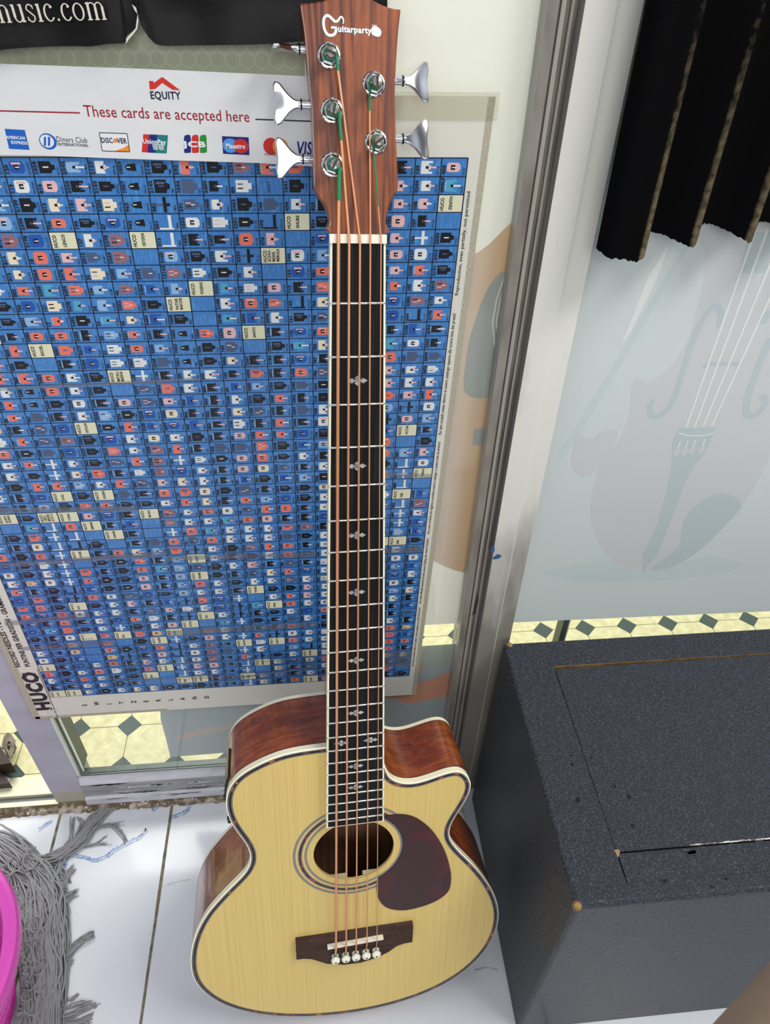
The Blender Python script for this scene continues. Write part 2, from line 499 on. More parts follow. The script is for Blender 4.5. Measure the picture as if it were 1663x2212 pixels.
# right aluminium post, an extruded profile
alu = mat('brushed_aluminium', c8(160, 160, 156), 0.38, 0.2, noise=((60, 60, 3), c8(138, 136, 130), 3, .35, .7))
alu_dark = mat('dirty_brown_channel', c8(150, 143, 134), 0.5, 0.1, noise=((40, 40, 12), c8(122, 114, 105), 4, .4, .65))
alu_tan = mat('tan_channel', c8(172, 165, 156), 0.45, 0.1)
def dirt_shade_fn(t, p, vec):  # dirt, plus the cabinet's shade painted in as a darker lower part
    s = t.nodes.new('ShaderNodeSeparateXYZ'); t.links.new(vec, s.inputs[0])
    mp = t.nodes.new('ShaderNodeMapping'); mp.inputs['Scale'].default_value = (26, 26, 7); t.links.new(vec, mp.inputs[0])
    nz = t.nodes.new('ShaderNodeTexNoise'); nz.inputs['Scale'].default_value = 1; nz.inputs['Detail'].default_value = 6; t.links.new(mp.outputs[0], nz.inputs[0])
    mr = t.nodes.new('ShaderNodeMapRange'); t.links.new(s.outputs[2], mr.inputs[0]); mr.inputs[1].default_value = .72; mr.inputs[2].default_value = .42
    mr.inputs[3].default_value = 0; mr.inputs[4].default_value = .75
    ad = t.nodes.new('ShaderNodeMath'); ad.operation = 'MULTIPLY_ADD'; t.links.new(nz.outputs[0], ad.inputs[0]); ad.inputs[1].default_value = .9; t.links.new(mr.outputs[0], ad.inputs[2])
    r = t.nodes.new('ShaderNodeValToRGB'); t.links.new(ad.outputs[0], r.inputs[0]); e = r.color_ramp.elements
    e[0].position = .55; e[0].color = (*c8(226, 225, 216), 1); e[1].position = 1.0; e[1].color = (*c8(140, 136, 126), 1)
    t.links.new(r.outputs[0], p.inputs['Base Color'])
alu_pale = mat('pale_painted_aluminium', c8(226, 225, 216), 0.3, 0.0, fn=dirt_shade_fn)
grime = mat('brown_grime', c8(140, 130, 108), 0.6)
blue_paint = mat('blue_paint_stain', c8(52, 88, 150), 0.5)
b = MB()
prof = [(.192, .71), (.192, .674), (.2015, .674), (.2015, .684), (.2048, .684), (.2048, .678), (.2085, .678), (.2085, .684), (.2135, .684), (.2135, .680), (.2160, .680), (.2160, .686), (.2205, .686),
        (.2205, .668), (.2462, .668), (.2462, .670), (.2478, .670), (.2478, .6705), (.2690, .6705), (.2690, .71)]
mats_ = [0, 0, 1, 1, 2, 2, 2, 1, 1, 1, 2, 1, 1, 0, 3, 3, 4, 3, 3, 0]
for k in range(len(prof)-1):
    (a, c), (d, e) = prof[k], prof[k+1]
    b.add([(a, c, 0), (d, e, 0), (d, e, 2.3), (a, c, 2.3)], [(0, 1, 2, 3)], mats_[k+1] if k+1 < len(mats_) else 0)
random.seed(11)
def blotch(mb, x, z, rx, rz, y, m):
    n = 14
    mb.add([(x+rx*random.uniform(.5, 1.1)*math.cos(2*PI*k/n), y, z+rz*random.uniform(.5, 1.1)*math.sin(2*PI*k/n)) for k in range(n)], [tuple(range(n))], m)
X, Z = wx(1074, 1203, .668); blotch(b, X, Z, .006, .006, .6676, 5); blotch(b, X-.008, Z+.014, .003, .008, .6676, 5)
X, Z = wx(1030, 1295, .69); b.add([(.2075, .6775, Z-.02), (.212, .6775, Z-.016), (.2135, .6775, Z+.012), (.2118, .6775, Z+.03), (.2105, .6775, Z+.01)], [(0, 1, 2, 3, 4)], 6)
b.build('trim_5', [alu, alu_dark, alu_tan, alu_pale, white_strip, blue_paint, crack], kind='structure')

# ---- glass panes
glass = clear_mat('window_glass', (0.985, 0.995, 0.985), 0.985, 0.02, (0.75, 0.8, 0.72))
def pane(name, x0, x1, z0, z1):
    b = MB(); b.box((x0, .6905, z0), (x1, .6935, z1), 0); b.box((x0, .6905, z0), (x1, .6935, z0+.002), 1)
    b.build(name, [glass, gasket], kind='structure')
pane('window_1', -.4385, .192, .104, 2.3)
pane('window_2', .269, 1.5, .05, 2.3)
b = MB()   # green-black pane edge and far frame seen under the right film
X0, _ = wx(1222, 1370); 
b.box((X0-.004, .70, .0), (X0+.005, .72, 2.3), 0); b.box((X0+.005, .702, 0), (X0+.008, .72, 2.3), 1)
b.build('trim_6', [gasket, white_strip], kind='structure')

# ================================================================== FILMS ON THE GLASS
def wp(pts, Y=YP): return [wx(x, y, Y) for x, y in pts]
FY = .6950
TF = lambda y0: (lambda x, y, z: (x, y0 - z, y))
f_white = film_mat('frosted_white_film', c8(240, 238, 230), .35, .15)
f_green = film_mat('frosted_greenish_film', c8(196, 196, 172))
f_pale = film_mat('pale_rounded_print', c8(238, 238, 228))
f_peach = film_mat('peach_print', c8(206, 184, 172))
def peach_fn():
    m = bpy.data.materials.new('amber_fade_print'); m.use_nodes = True; t = m.node_tree; p = t.nodes['Principled BSDF']
    at = t.nodes.new('ShaderNodeAttribute'); at.attribute_name = 'loc'; s = t.nodes.new('ShaderNodeSeparateXYZ'); t.links.new(at.outputs['Vector'], s.inputs[0])
    mr = t.nodes.new('ShaderNodeMapRange'); mr.inputs[1].default_value = .150; mr.inputs[2].default_value = .196; t.links.new(s.outputs[0], mr.inputs[0])
    r = t.nodes.new('ShaderNodeValToRGB'); t.links.new(mr.outputs[0], r.inputs[0])
    r.color_ramp.elements[0].position = 0.1; r.color_ramp.elements[0].color = (*c8(228, 206, 192), 1)
    r.color_ramp.elements[1].position = 1; r.color_ramp.elements[1].color = (*c8(236, 190, 138), 1)
    t.links.new(r.outputs[0], p.inputs['Base Color']); p.inputs['Roughness'].default_value = .35
    tl = t.nodes.new('ShaderNodeBsdfTranslucent'); t.links.new(r.outputs[0], tl.inputs[0])
    mx = t.nodes.new('ShaderNodeMixShader'); mx.inputs[0].default_value = 0
    t.links.new(p.outputs[0], mx.inputs[1]); t.links.new(tl.outputs[0], mx.inputs[2]); t.links.new(mx.outputs[0], t.nodes['Material Output'].inputs[0])
    return m
f_amber = peach_fn()
f_grey = film_mat('grey_print', c8(176, 177, 172))
f_beige = film_mat('beige_green_print', c8(212, 208, 190))
b = MB()
b.poly([(-.46, .447), (.1930, .447), (.1930, 1.6), (-.46, 1.6)], 0, 0)
b.poly([(-.46, 1.10), (-.001, 1.10), (-.001, 1.6), (-.46, 1.6)], .0003, 1)
top = wp([(990, 552), (1010, 556), (1035, 549), (1060, 530), (1085, 505)])
low = wp([(1010, 1243), (985, 1238), (960, 1228), (935, 1215), (910, 1198)])
b.poly([(.05, top[0][1]-.005)]+top+[(.1930, top[-1][1]+.01), (.1930, low[0][1])]+low+[(.05, low[-1][1])], .0003, 5)
b.stroke(wp([(900, 1190), (935, 1215), (960, 1228), (985, 1238), (1010, 1243)]), .0012, .0006, 3)
gp = wp([(1090, 590), (1078, 597), (1060, 620), (1045, 650), (1030, 690), (1015, 740), (1007, 790), (1003, 830), (1005, 850), (1015, 860), (1035, 866), (1060, 862), (1090, 850)])
b.poly(spl(gp, 4, False), .0006, 4)
b.poly(wp([(1025, 932), (1060, 928), (1060, 965), (1022, 968)]), .0006, 4)
for r in (0, 8, 16, 22): b.stroke(wp([(1092-r*.2+r, 600), (1075+r, 650), (1066+r, 700), (1070+r, 750), (1085+r, 790)]), .0014, .0008, 3 if r != 22 else 5)
hx = [(-.24+.012*i+(.006 if j % 2 else 0), 1.165+.0104*j) for i in range(20) for j in range(3)]
for cx_, cz_ in hx:
    pts = [(cx_+.0062*math.sin(2*PI*k/6), cz_+.0062*math.cos(2*PI*k/6)) for k in range(7)]
    for k in range(6): b.stroke([pts[k], pts[k+1]], .0003, .0005, 3)
b.build('frosted_film', [f_white, f_green, f_beige, f_pale, f_grey, f_amber], tf=lambda x, y, z: (x, FY-z*.2, y), label='frosted white film with faded amber guitar print behind the needle chart', category='window film')

f_slate = film_mat('slate_print', c8(176, 184, 188), .3)
f_slate2 = film_mat('greenish_slate_print', c8(172, 182, 170), .3)
f_orange = film_mat('orange_guitar_print', c8(232, 160, 126), .3)
f_smear = film_mat('pale_orange_smear', c8(205, 184, 172), .3)
f_line = film_mat('pale_string_line', c8(212, 212, 208), .3)
b = MB()
e = wp([(986, 1398), (905, 1398)])
bl = wp([(344, 1520), (346, 1560), (357, 1600), (367, 1641), (480, 1628)])
b.poly([(.1930, .399), (-.275, .391), bl[0], bl[1], bl[2], bl[3], (.1930, .146)], 0, 0)
b.poly([(.1930, .399), (-.275, .391), (-.272, .33), (.05, .33), (.1930, .35)], .0003, 1)
b.poly(wp([(1000, 1445), (940, 1470), (870, 1492), (800, 1500), (760, 1490), (760, 1535), (800, 1520), (840, 1512), (860, 1518), (878, 1527), (905, 1522), (940, 1515), (1000, 1512)]), .0005, 2)
b.stroke(wp([(790, 1522), (840, 1512), (860, 1518), (878, 1527), (905, 1522), (940, 1515), (985, 1506)]), .0012, .0008, 4)
b.poly(wp([(905, 1442), (924, 1448), (905, 1452)]), .0006, 2)
for i in range(5): b.stroke(wp([(430+4*i, 1585+2*i), (510, 1556+4*i)]), .0006, .0006, 4)
b.poly(wp([(380, 1596), (440, 1580), (500, 1572), (505, 1580), (440, 1592), (385, 1604)]), .0004, 3)
b.build('frosted_film', [f_slate, f_slate2, f_orange, f_smear, f_line], tf=lambda x, y, z: (x, FY-z*.2, y), label='slate grey film strip with orange guitar print at the window foot', category='window film')

v_base = film_mat('pale_blue_white_film', c8(208, 217, 215))
v_body = film_mat('pale_pink_print', c8(205, 207, 208))
v_slate = film_mat('pale_slate_print', c8(188, 200, 203))
v_white = film_mat('white_string_print', c8(226, 229, 226))
v_tint = film_mat('pale_teal_print', c8(200, 212, 212))
b = MB()
vp = lambda a: wp([(1100+x/2.3286, 450+y/2.3286) for x, y in a])
b.poly([(.2700, .4485), (.6866, .4415), (1.1, .436), (1.1, 1.7), (.2700, 1.7)], 0, 0)
body = [(985, 100), (980, 220), (975, 350), (940, 520), (900, 650), (840, 760), (770, 830), (720, 868), (690, 880), (655, 852), (630, 858), (612, 900), (612, 960), (600, 1040), (575, 1110), (540, 1180), (460, 1290), (425, 1400), (410, 1500), (415, 1590), (440, 1660), (480, 1730), (540, 1780), (640, 1812), (740, 1820), (820, 1800), (900, 1760), (980, 1700), (1080, 1600), (1160, 1510), (1230, 1400), (1290, 1290), (1340, 1150), (1380, 1050), (1500, 950), (1600, 800), (1700, 600), (1700, 100)]
b.poly(spl(vp(body), 3), .0003, 1)
b.poly(vp([(330, 1880), (160, 1830), (330, 1790), (500, 1770), (760, 1820), (1000, 1740), (1180, 1785), (1100, 1830), (800, 1870)]), .0002, 4)
b.poly(vp([(850, 1105), (1037, 1100), (1020, 1150), (985, 1230), (930, 1290), (880, 1390), (800, 1600), (745, 1740), (700, 1790), (668, 1840), (670, 1740), (740, 1600), (790, 1420), (815, 1300), (818, 1180)]), .0006, 2)
for i, x in enumerate((842, 880, 918, 965)):
    X_, Z_ = vp([(x, 1225-4*i)])[0]; b.disc((X_, Z_), .0042, .0009, 1, 14, .006)
    b.stroke(vp([(x+5, 1205-4*i), (x+18, 1170-4*i)]), .0017, .0009, 3)
b.stroke(vp([(850, 1128), (900, 1142), (980, 1142), (1030, 1128)]), .0016, .0009, 3)
b.poly(vp([(1155, 325), (1200, 120), (1330, 120), (1290, 325)]), .0005, 2)
for (x0, y0), (x1, y1) in (((888, 1100), (1240, 100)), ((930, 1100), (1300, 100)), ((973, 1098), (1360, 160)), ((1015, 1096), (1400, 250))):
    b.stroke(vp([(x0, y0), (x1, y1)]), .0026, .0010, 3)
b.poly(spl(vp([(710, 1815), (760, 1770), (850, 1700), (870, 1600), (900, 1530), (980, 1460), (1060, 1435), (1130, 1450), (1165, 1500), (1080, 1600), (980, 1700), (900, 1760), (800, 1810)]), 3), .0006, 2)
b.stroke(spl(vp([(1055, 600), (1062, 520), (1035, 490), (990, 530), (940, 620), (890, 760), (860, 860), (820, 970), (760, 1040), (715, 1040), (705, 990), (730, 965)]), 4, False), .0075, .0006, 2)
b.stroke(spl(vp([(1270, 580), (1290, 540), (1340, 520)]), 4, False), .010, .0006, 2)
b.stroke(spl(vp([(1310, 650), (1250, 800), (1195, 960), (1195, 1035), (1240, 1035), (1285, 980), (1270, 940)]), 4, False), .009, .0006, 2)
b.stroke(vp([(965, 800), (1010, 780), (1170, 782)]), .006, .0005, 2)
b.poly(vp([(905, 190), (880, 190), (700, 480), (500, 830), (240, 1240), (260, 1270), (470, 950), (640, 650), (760, 440)]), .0004, 4)
b.poly(vp([(800, 180), (700, 340), (560, 690), (610, 620), (720, 400), (765, 290)]), .0005, 3)
b.poly(spl(vp([(345, 1130), (400, 1160), (470, 1120), (540, 1120), (530, 1180), (490, 1270), (370, 1350), (315, 1290), (320, 1220)]), 3), .0006, 1)
b.build('frosted_film', [v_base, v_body, v_slate, v_white, v_tint], tf=lambda x, y, z: (x, .6895-z*.2, y), label='pale blue-white film with large faded violin print right of the aluminium post', category='window film')

# ================================================================== NEEDLE CHART
CZ0, CRH, NC, NR = 1.0929, .01579, 23, 48
def CH(u, v, l=0.0):
    z = CZ0 - v*CRH
    t = (z-.335)/.754
    xl = -.4262+t*.0189; xr = .1231+t*.0193
    return (xl+(xr-xl)*u/NC, .6882-l*.4, z)
ROWS = [
"- - - - - b818 B120 K1038 b2342 W2157 k1059 K2143 S592 K2406 R2254 S2350 S1042 . - - K749 W109 p400",
"- - - - - b817 W119 p816 K2256 K2155 k1057 K2142 G1036 K2409 W80 L:^SCOTT K1041 . - - p2237 W2244 T400LP",
"- - - - - b815 K2199 C813 p2181 C2203 k963 x881 G591 W2408 K2463 G743 W434 K825 - - p2238 p108 L:ZENITH",
"- - - - - b812 K2390 S756 K190 B47 k962 X201 W1033 W2405 K2251 x695 L:SHURE K824 - - p2282 K107 .",
"- - - - - R815 B2178 L:LENCO W127 R2278 L:ORTOFON X313 K1032 K2407 S2461 p476 . B954 - - p2302 X106 K2500",
"- - - - W820 C814 S18 p2521 G2012 R2269 . b316D K1035 W2373 x2393 L:SCHU-/MANN/MERULA W164 b710 - - p2169 W2127 K2416",
"- - - - S821 C813 S2064 S2476 C35 b2099 G2493 R13165 W1034 K2293 W79 . B163 S981 - - p2146 S2240 K2131",
"- - - - W822 S803 T2209 S2499 b126 R46 B2404 b530 L:PICKERING T2252 W767 p888 K717 S975 - - S2443 W105 R2415",
"- - - - K805 B766 C121 T2470 b34 S2352 K2468 L:PATHE/MARCONI . W2108 S2447 S2440 x162 C709 - - B2120 R2383 W2172",
"- - - - K94 b2501 S17 K2492 T33 C45 B2403 K1068 . T2040 B2055 W2096 K161 G708 - - B2119 x634 S2170",
"- - - L:ELAC K953 S2082 S181 K2495 b32 S2201 K2491 k1055 S1060 p2034 L:SANYO K2180 B142 S782 - - K2114 B2158 K2254",
"- - - S2150 S909 L:EXCEL S2001 B2417 W31 S2145 b2205 k1053 K956 G169 . K2294 T160 C783 - - T2113 W197 K2362",
"- - - S2149 K858 . K2468 B2466 W30 W2007 G2345 k1051 K955 C2066 K2367 K2184 B2004 K707 - - S2112 G157 G2078",
"- - - S2148 S789 S2452 W2248 K2349 L:MITSU-/BISHI X128 K2134 W929 W942 K199 S2494 K2072 S2428 G706 - - p2111 W188 W2076",
"- - - W2147 k1000 S2457 W2389 K2341 . G2277 S2063 W928 K889 B69 b2285 K2436 G2483 K664 - - p2110 W2363 W2062",
"- - S2146 S2164 k998 K2444 W2245 K2340 p2017 G2233 p2089 B926 K934 W2105 K2255 S2387 K2022 K510 - - S2109 p185 S2087",
"- - S2145 S49 G961 K2441 W2019 b2232 K876 B2249 C2022 K866 K933 C2420 G2185 K2435 G2397 W940 - - b2108 x104 W153",
"- - Y2144 K2140 G974 B2305 L:HITACHI K2144 S125 B2230 B2077 B865 K852 W2162 K2118 S2449 K2496 W939 - - x2107 p2297 b115",
"- - W2143 S177 G960 R2228 K2424 B2262 W124 C44 W2135 K868 K849 p68 S2482 S2236 B2303 K746 - - B2106 L:VICTOR K2130",
"- - S2142 K2009 G1050 B2322 K2429 S2215 W123 R2208 S155 K864 G932 G2300 S2166 K2498 B2370 b744 - - S2105 . K165",
"- - W2141 S4 X540 W2304 K1063 G2446 S29 R2250 X154 W860 K931 p67 S2346 K195 W2253 K751 - - S2104 b829 p2102",
"- S852 W2481 K3 X839 C2280 S732 K2103 W122 R2279 B175 W777 K851 p66 C2044 G2434 K2432 W747 - - K2103 X797 W114",
"- b851 K2402 S2 S739 b2290 W644 S192 G2031 p2229 C132 W859 K734 B65 K182 B2239 b2314 K842 - - S2102 X804 L:YAMAHA",
"- W850 K2326 B2377 L:DUAL K2173 L:GOLDRING G173 K2029 S2094 S57 C913 K930 G2132 K194 K2073 K2231 C647 - - S2101 X880 .",
"- G849 K2316 b2153 K73 S2037 S2136 K191 K2359 W730 S2344 C912 K850 S64 b137 B2119 K2204 W780 - - W2100 L:VEB B2368",
"- L:AUDIO/TECHNICA K2315 L:CEDO/BENKI/(C.E.C.) L:CORAL p2036 B2137 K2226 L:MICRO R2152 W56 S863 W733 G63 S193 S2156 K2237 W745 - - S2099 X632 R2290",
"- . T2486 X830 S923 L:EMPIRE K703 B28 . R2112 W166 W779 T927 S62 p2186 K2117 K2194 B949 - - S2098 X609 W2490",
"K760 K2360 S2003 X771 X630 . L:GARRARD K2035 . X43 S55 T840 W918 W61 W159 S183 R2196 K646 - - p2097 X557 B2459",
"b761 K2351 C2001 X755 x757 K848 . K174 G2426 S2151 G54 S861 W799 W60 W76 G2063 K2180 W931 - - K2096 b478 B2488",
"S762 K180 S2075 X700 L:OTHER K847 S2480 C27 b2398 S2111 x53 W754 K2025 R2224 S2057 S2247 K2175 W920 - - L:ECHO L:EMI K2351",
"B763 K173 W2153 X683 . K865 K2180 S26 K2220 b2198 L:ORBIT W752 K2023 K2223 W75 S151 G2267 W643 - - R2095 W2322 G2322",
"W857 K2320 W2401 X569 S2479 K837 K2375 S25 T2395 b2110 G2469 K738 W969 p2148 K170 G180 K2114 W829 - - G2094 W2421 W2460",
"W856 Y2052 W2400 X687 S2472 K836 K2358 p24 K2385 b2109 L:DREAMER K737 K968 G2147 C74 S83 B2179 W828 - - R2093 b2016 B2298",
"S657 K2121 K2481 x933 B2475 K835 K2389 p23 K958 b2086 S49 W753 K2172 W59 W72 G118 W2301 C827 - - S2092 B2116 W2318",
"B658 S2221 K2482 x936 S2357 W697 G2426 B22 K1029 b42 W11 W751 K2173 L:PIONEER K71 K2074 p2099 W411 - - B2091 W181 K919",
"S1048 S2319 K2404 L:RCA K2356 W690 p2387 K21 B2477 x41 S2023 B735 X7410 . W126 S2079 p2237 W1064 - - W2090 b188 C209",
"S2357 B2327 S2405 W2358 W2359 W691 K2427 G20 p2078 W609 W159 B736 x7413 T2395 L:SABA S208 W2071 W330 - - S2089 W2306 K2257",
"B843 K2318 S2403 K2359 W2360 B808 S2448 W19 K2384 x779 L:NEC W941 x7607 K2396 K801 W2252 B2033 S361 - - K2088 K2202 B2099",
"B872 T2067 S2407 K929 W2398 X863 K2454 W2253 p2092 L:NATIONAL . T937 X7608 K2351 K807 G83 W2002 K779 - - S2087 K2109 G2171",
"K863 K2308 W2410 L:1/1/1 S2424 L:ERC S2457 Y2254 L:FONO . S2291 C612 x755 K2060 K868 S2486 B2016 K842 - - K2086 W2108 K2159",
"K864 K2309 Y2411 . S2158 . K2278 L:FISHER X401 K402 p403 W613 X756 S2350 x869 W860 W891 W850 - - B2085 S2107 Y2160",
"W813 k2437 Y2402 . S2159 K1007 B2273 S2089 x851 W151 R1019 k1018 L:PHILIPS W134 L:RONETTE S2440 W63 W618 - - L:TEAC S2106 B2107",
"W808 K2274 B2403 . Y2003 x966 K2279 p2255 x859 W150 R2081 G1008 X587 W133 . b2465 x84 W863 - - B2084 S2105 S2109",
"L:ADC K2336 B2282 W2292 S2064 K2262 p2257 W2294 X809 W2465 R2292 k1009 S721 x859 K2181 W128 L:SHARP W612 - - B2083 S2104 K2108",
"S852 K2404 C2308 S2303 W2067 K2263 S2407 L:BRAUN X898 p2350 p2291 k1007 X837 L:MERLIN W2091 B902 C4012 S811 - - K2082 p2103 C2107",
"W853 K2410 S2167 W2066 K2068 K2264 L:BSR . X863 W867 W2281 k1006 X821 . C2086 K47 G4023 W810 - - S2081 K2102 K2106",
"K840 K2337 W2175 W2065 K2069 K2265 . . L:BIB L:TELEFUNKEN K2280 G1005 L:TEAC C826 T2085 K2180 W4024 K809 - - p2080 S2101 .",
"L:ACOS L:AKAI C2317 K2064 W2070 C2266 C2267 K2268 K2269 K2270 K2271 k1004 X820 C825 K2084 S2179 L:SONY S808 - - K2079 K2100 K2105",
]
ppr = mat('chart_paper', c8(222, 220, 208), 0.35, coat=.25)
chart_blue = mat('chart_blue', c8(72, 138, 200), 0.35, coat=.25, noise=((14, 1.2, 1), c8(88, 154, 214), 3, .35, .7, c8(58, 118, 190), .5))
chart_line = mat('chart_line', c8(14, 34, 62), 0.4)
chart_label = mat('chart_label_cream', c8(224, 222, 190), 0.4, coat=.2)
ic_w = mat('needle_white', c8(226, 228, 228), .4); ic_k = mat('needle_black', c8(16, 18, 24), .35)
ic_s = mat('needle_salmon', c8(232, 118, 100), .4); ic_p = mat('needle_pink', c8(228, 184, 188), .4)
ic_c = mat('needle_cream', c8(236, 222, 194), .4); ic_b = mat('needle_dark_blue', c8(28, 84, 170), .4)
ic_l = mat('needle_light_blue', c8(142, 182, 222), .4); ic_g = mat('needle_slate', c8(74, 90, 124), .4)
ic_r = mat('needle_rose_brown', c8(152, 104, 112), .4); ic_t = mat('needle_teal', c8(80, 164, 200), .4); ic_y = mat('needle_ochre', c8(234, 188, 130), .4)
grime_f = mat('tape_tan', c8(150, 140, 116), .5, noise=((90, 5, 1), c8(204, 198, 180), 3, .35, .65)); margin_grey = mat('stained_paper', c8(196, 192, 180), .5)
CM = [ppr, chart_blue, chart_line, chart_label, black, ic_w, ic_k, ic_s, ic_p, ic_c, ic_b, ic_l, ic_g, ic_r, ic_t, ic_y, grime_f, margin_grey]
IC = dict(W=5, K=6, S=7, p=8, C=9, B=10, b=11, G=12, R=13, T=14, Y=15, k=6, x=6, X=5)
b = MB()
def cpoly(pts, l, m): b.add([(u, v, l) for u, v in pts], [tuple(range(len(pts)))], m)
def crect(u0, v0, u1, v1, l, m): cpoly([(u0, v0), (u1, v0), (u1, v1), (u0, v1)], l, m)
# sheet and sleeve edge, in cell units
UW = .549/NC
crect(-1.52, -3.1, NC+.62, NR+3.25, -.0004, 0)
b.add([(NC+.50, -3.1, .0003), (NC+.76, -3.1, .0003), (NC+.60, NR+3.2, .0003), (NC+.36, NR+3.2, .0003)], [(0, 1, 2, 3)], 16)
b.add([(-1.62, 8, .0003), (-1.30, 8, .0003), (-1.20, NR+3.4, .0003), (-1.62, NR+3.4, .0003)], [(0, 1, 2, 3)], 16)
crect(-1.5, NR+3.0, 7, NR+3.35, .0003, 16)
crect(0, 0, NC, NR, 0, 1)
for i in range(NC+1): crect(i-.022, 0, i+.022, NR, .0003, 2)
for j in range(NR+1): crect(0, j-.03, NC, j+.03, .0003, 2)
CT = lambda u, v: (u, v)
def ctext(s, u, v, hu, hv, l, m, bold=0.0, fit=None):
    """text reading upward in the chart: letter height runs along -u ... baseline goes up (-v)"""
    x = 0; run = []
    for ch in s:
        vs, fs, adv = glyph(ch, bold); run.append((x, vs, fs)); x += adv
    k = hv if fit is None else fit/x
    for gx, vs, fs in run:
        if vs: b.add([(u-.0+ (q-0.0)*(-hu)*-1*-1 if False else u-q*hu, v-(gx+p)*k, l) for p, q in vs], fs, m)
pref = ['D-', 'D-', 'MF-', 'AT-', 'D.', 'DS-ST', 'DS-ST', 'N-', '3D-M', 'EPS-', 'DN-', 'TM', 'GP', 'PN-', 'ST-', 'STC-', 'STY-', 'N', 'N-', 'N-', 'N-', 'DT-', 'N-']
random.seed(5)
def icon(kind, u, v):
    m = IC[kind]; h = random.uniform(.24, .38); w0 = random.uniform(.22, .30); w1 = random.uniform(.50, .64)
    if kind in 'WCb' and random.random() < .3: kind = 'Y'
    if kind == 'S' and random.random() < .25: kind = 'G'
    L1, L2, L3 = .0006, .0009, .0012
    cu, cv = u+.5, v+.5
    if kind == 'k':
        cpoly([(u+.28, cv), (u+.36, cv-.14), (u+.66, cv-.2), (u+.68, cv+.2), (u+.36, cv+.16)], L1, 6); crect(u+.34, cv-.03, u+.48, cv+.02, L2, 5); return
    if kind in 'xX':
        if random.random() < .6:
            crect(u+.46, cv-.42, u+.58, cv+.42, L1, m); crect(u+.18, cv-.05, u+.46, cv+.05, L1, 5 if kind == 'X' else 12); crect(u+.58, cv-.08, u+.72, cv+.08, L1, m)
        else:
            crect(u+.56, cv-.42, u+.68, cv+.3, L1, m); crect(u+.2, cv+.3, u+.74, cv+.40, L1, m)
        return
    st = random.random()
    sty = 12 if kind in 'KG' else 6
    shaft = 8 if random.random() < .7 else 5
    if kind in 'WCbT' or (kind in 'SpBK' and st < .5):      # fork body and shaft
        w = u+w0+.30
        cpoly([(u+w0, cv-h), (w, cv-h), (w, cv+h), (u+w0, cv+h)], L1, m)
        for s in (-1, 1): crect(w, cv+s*h, u+w1+.06, cv+s*(h-.13), L1, m)
        crect(w-.02, cv-.12, w+.08, cv+.12, L1, m); crect(w-.06, cv-.05, u+w1+.22, cv+.05, L2, shaft); crect(w-.12, cv-.07, w-.02, cv+.07, L2, sty)
        if random.random() < .4: crect(u+w0-.05, cv-h*.8, u+w0, cv+h*.8, L1, 11)
    elif kind == 'R' or (kind == 'Y' and st < .5) or (kind == 'G' and st < .6):   # long plain body with slots and a neck
        e_ = random.uniform(.72, .84)
        crect(u+.24, cv-h, u+e_-.12, cv+h, L1, m); crect(u+e_-.12, cv-h*.5, u+e_, cv+h*.5, L1, m)
        for q_ in (-.45, .25): crect(u+.30, cv+h*q_, u+.50, cv+h*(q_+.22), L2, random.choice((6, 12, 8)))
        crect(u+.50, cv-.03, u+.64, cv+.03, L3, 5)
    elif kind in 'SpYCRB' or (kind == 'G' and st < .5):        # block with a window
        cpoly([(u+.22, cv-h*.8), (u+.30, cv-h), (u+.66, cv-h), (u+.74, cv-h*.5), (u+.74, cv+h*.5), (u+.66, cv+h), (u+.30, cv+h), (u+.22, cv+h*.8)], L1, m)
        crect(u+.38, cv-.13, u+.54, cv+.13, L2, 6 if kind != 'R' else 8); crect(u+.42, cv-.03, u+.56, cv+.03, L3, 5)
        if st > .8: crect(u+.3, cv-h*.8, u+.62, cv-h*.45, L2, 9 if kind == 'R' else 8)
    else:                                                     # dark cartridge
        cpoly([(u+.24, cv-h), (u+.66, cv-h), (u+.68, cv-h*.5), (u+.80, cv-h*.35), (u+.80, cv+h*.35), (u+.68, cv+h*.5), (u+.66, cv+h), (u+.24, cv+h)], L1, m)
        if st < .3: crect(u+.18, cv-h, u+.27, cv+h, L2, 5)
        crect(u+.38, cv-.04, u+.58, cv+.03, L2, 5 if st < .6 else 12)
        if st > .75: crect(u+.3, cv-h*.7, u+.62, cv-h*.3, L2, 12)
kinds = 'SKWKBSCbGWpKTR'
for r, row in enumerate(ROWS):
    tok = row.split(' ')
    for c in range(NC):
        t = tok[c] if c < len(tok) else '-'
        if c in (18, 19): continue
        if t == '.': continue
        if t == '-': continue
        if t.startswith('L:'):
            s = t[2:]
            if s[0] == '^':
                ctext(s[1:], c+.52, r+.86, .16, .2, .0006, 4, .03, fit=.62); continue
            crect(c+.03, r+.03, c+.97, r+.97, .0006, 3)
            ctext('HUCO', c+.24, r+.90, .20, .2, .0009, 4, .035, fit=.74)
            ls = s.split('/')
            for i, q in enumerate(ls):
                ctext(q, c+.50+.17*(i-(len(ls)-1)/2)+.07, r+.86, .17, .2, .0009, 4, .04, fit=min(.78, .14*len(q)+.04))
            continue
        icon(t[0], c, r)
        num = t[1:]
        ctext(num, c+.175, r+.88, .185, .17, .0014, 4, .05, fit=.175*len(num))
        code = pref[c]+str((int(''.join(ch for ch in num if ch.isdigit()) or 1) * 7) % 98 + 1)
        ctext(code, c+.93, r+.88, .12, .1, .0016, 4, .015, fit=.085*len(code)+.04)
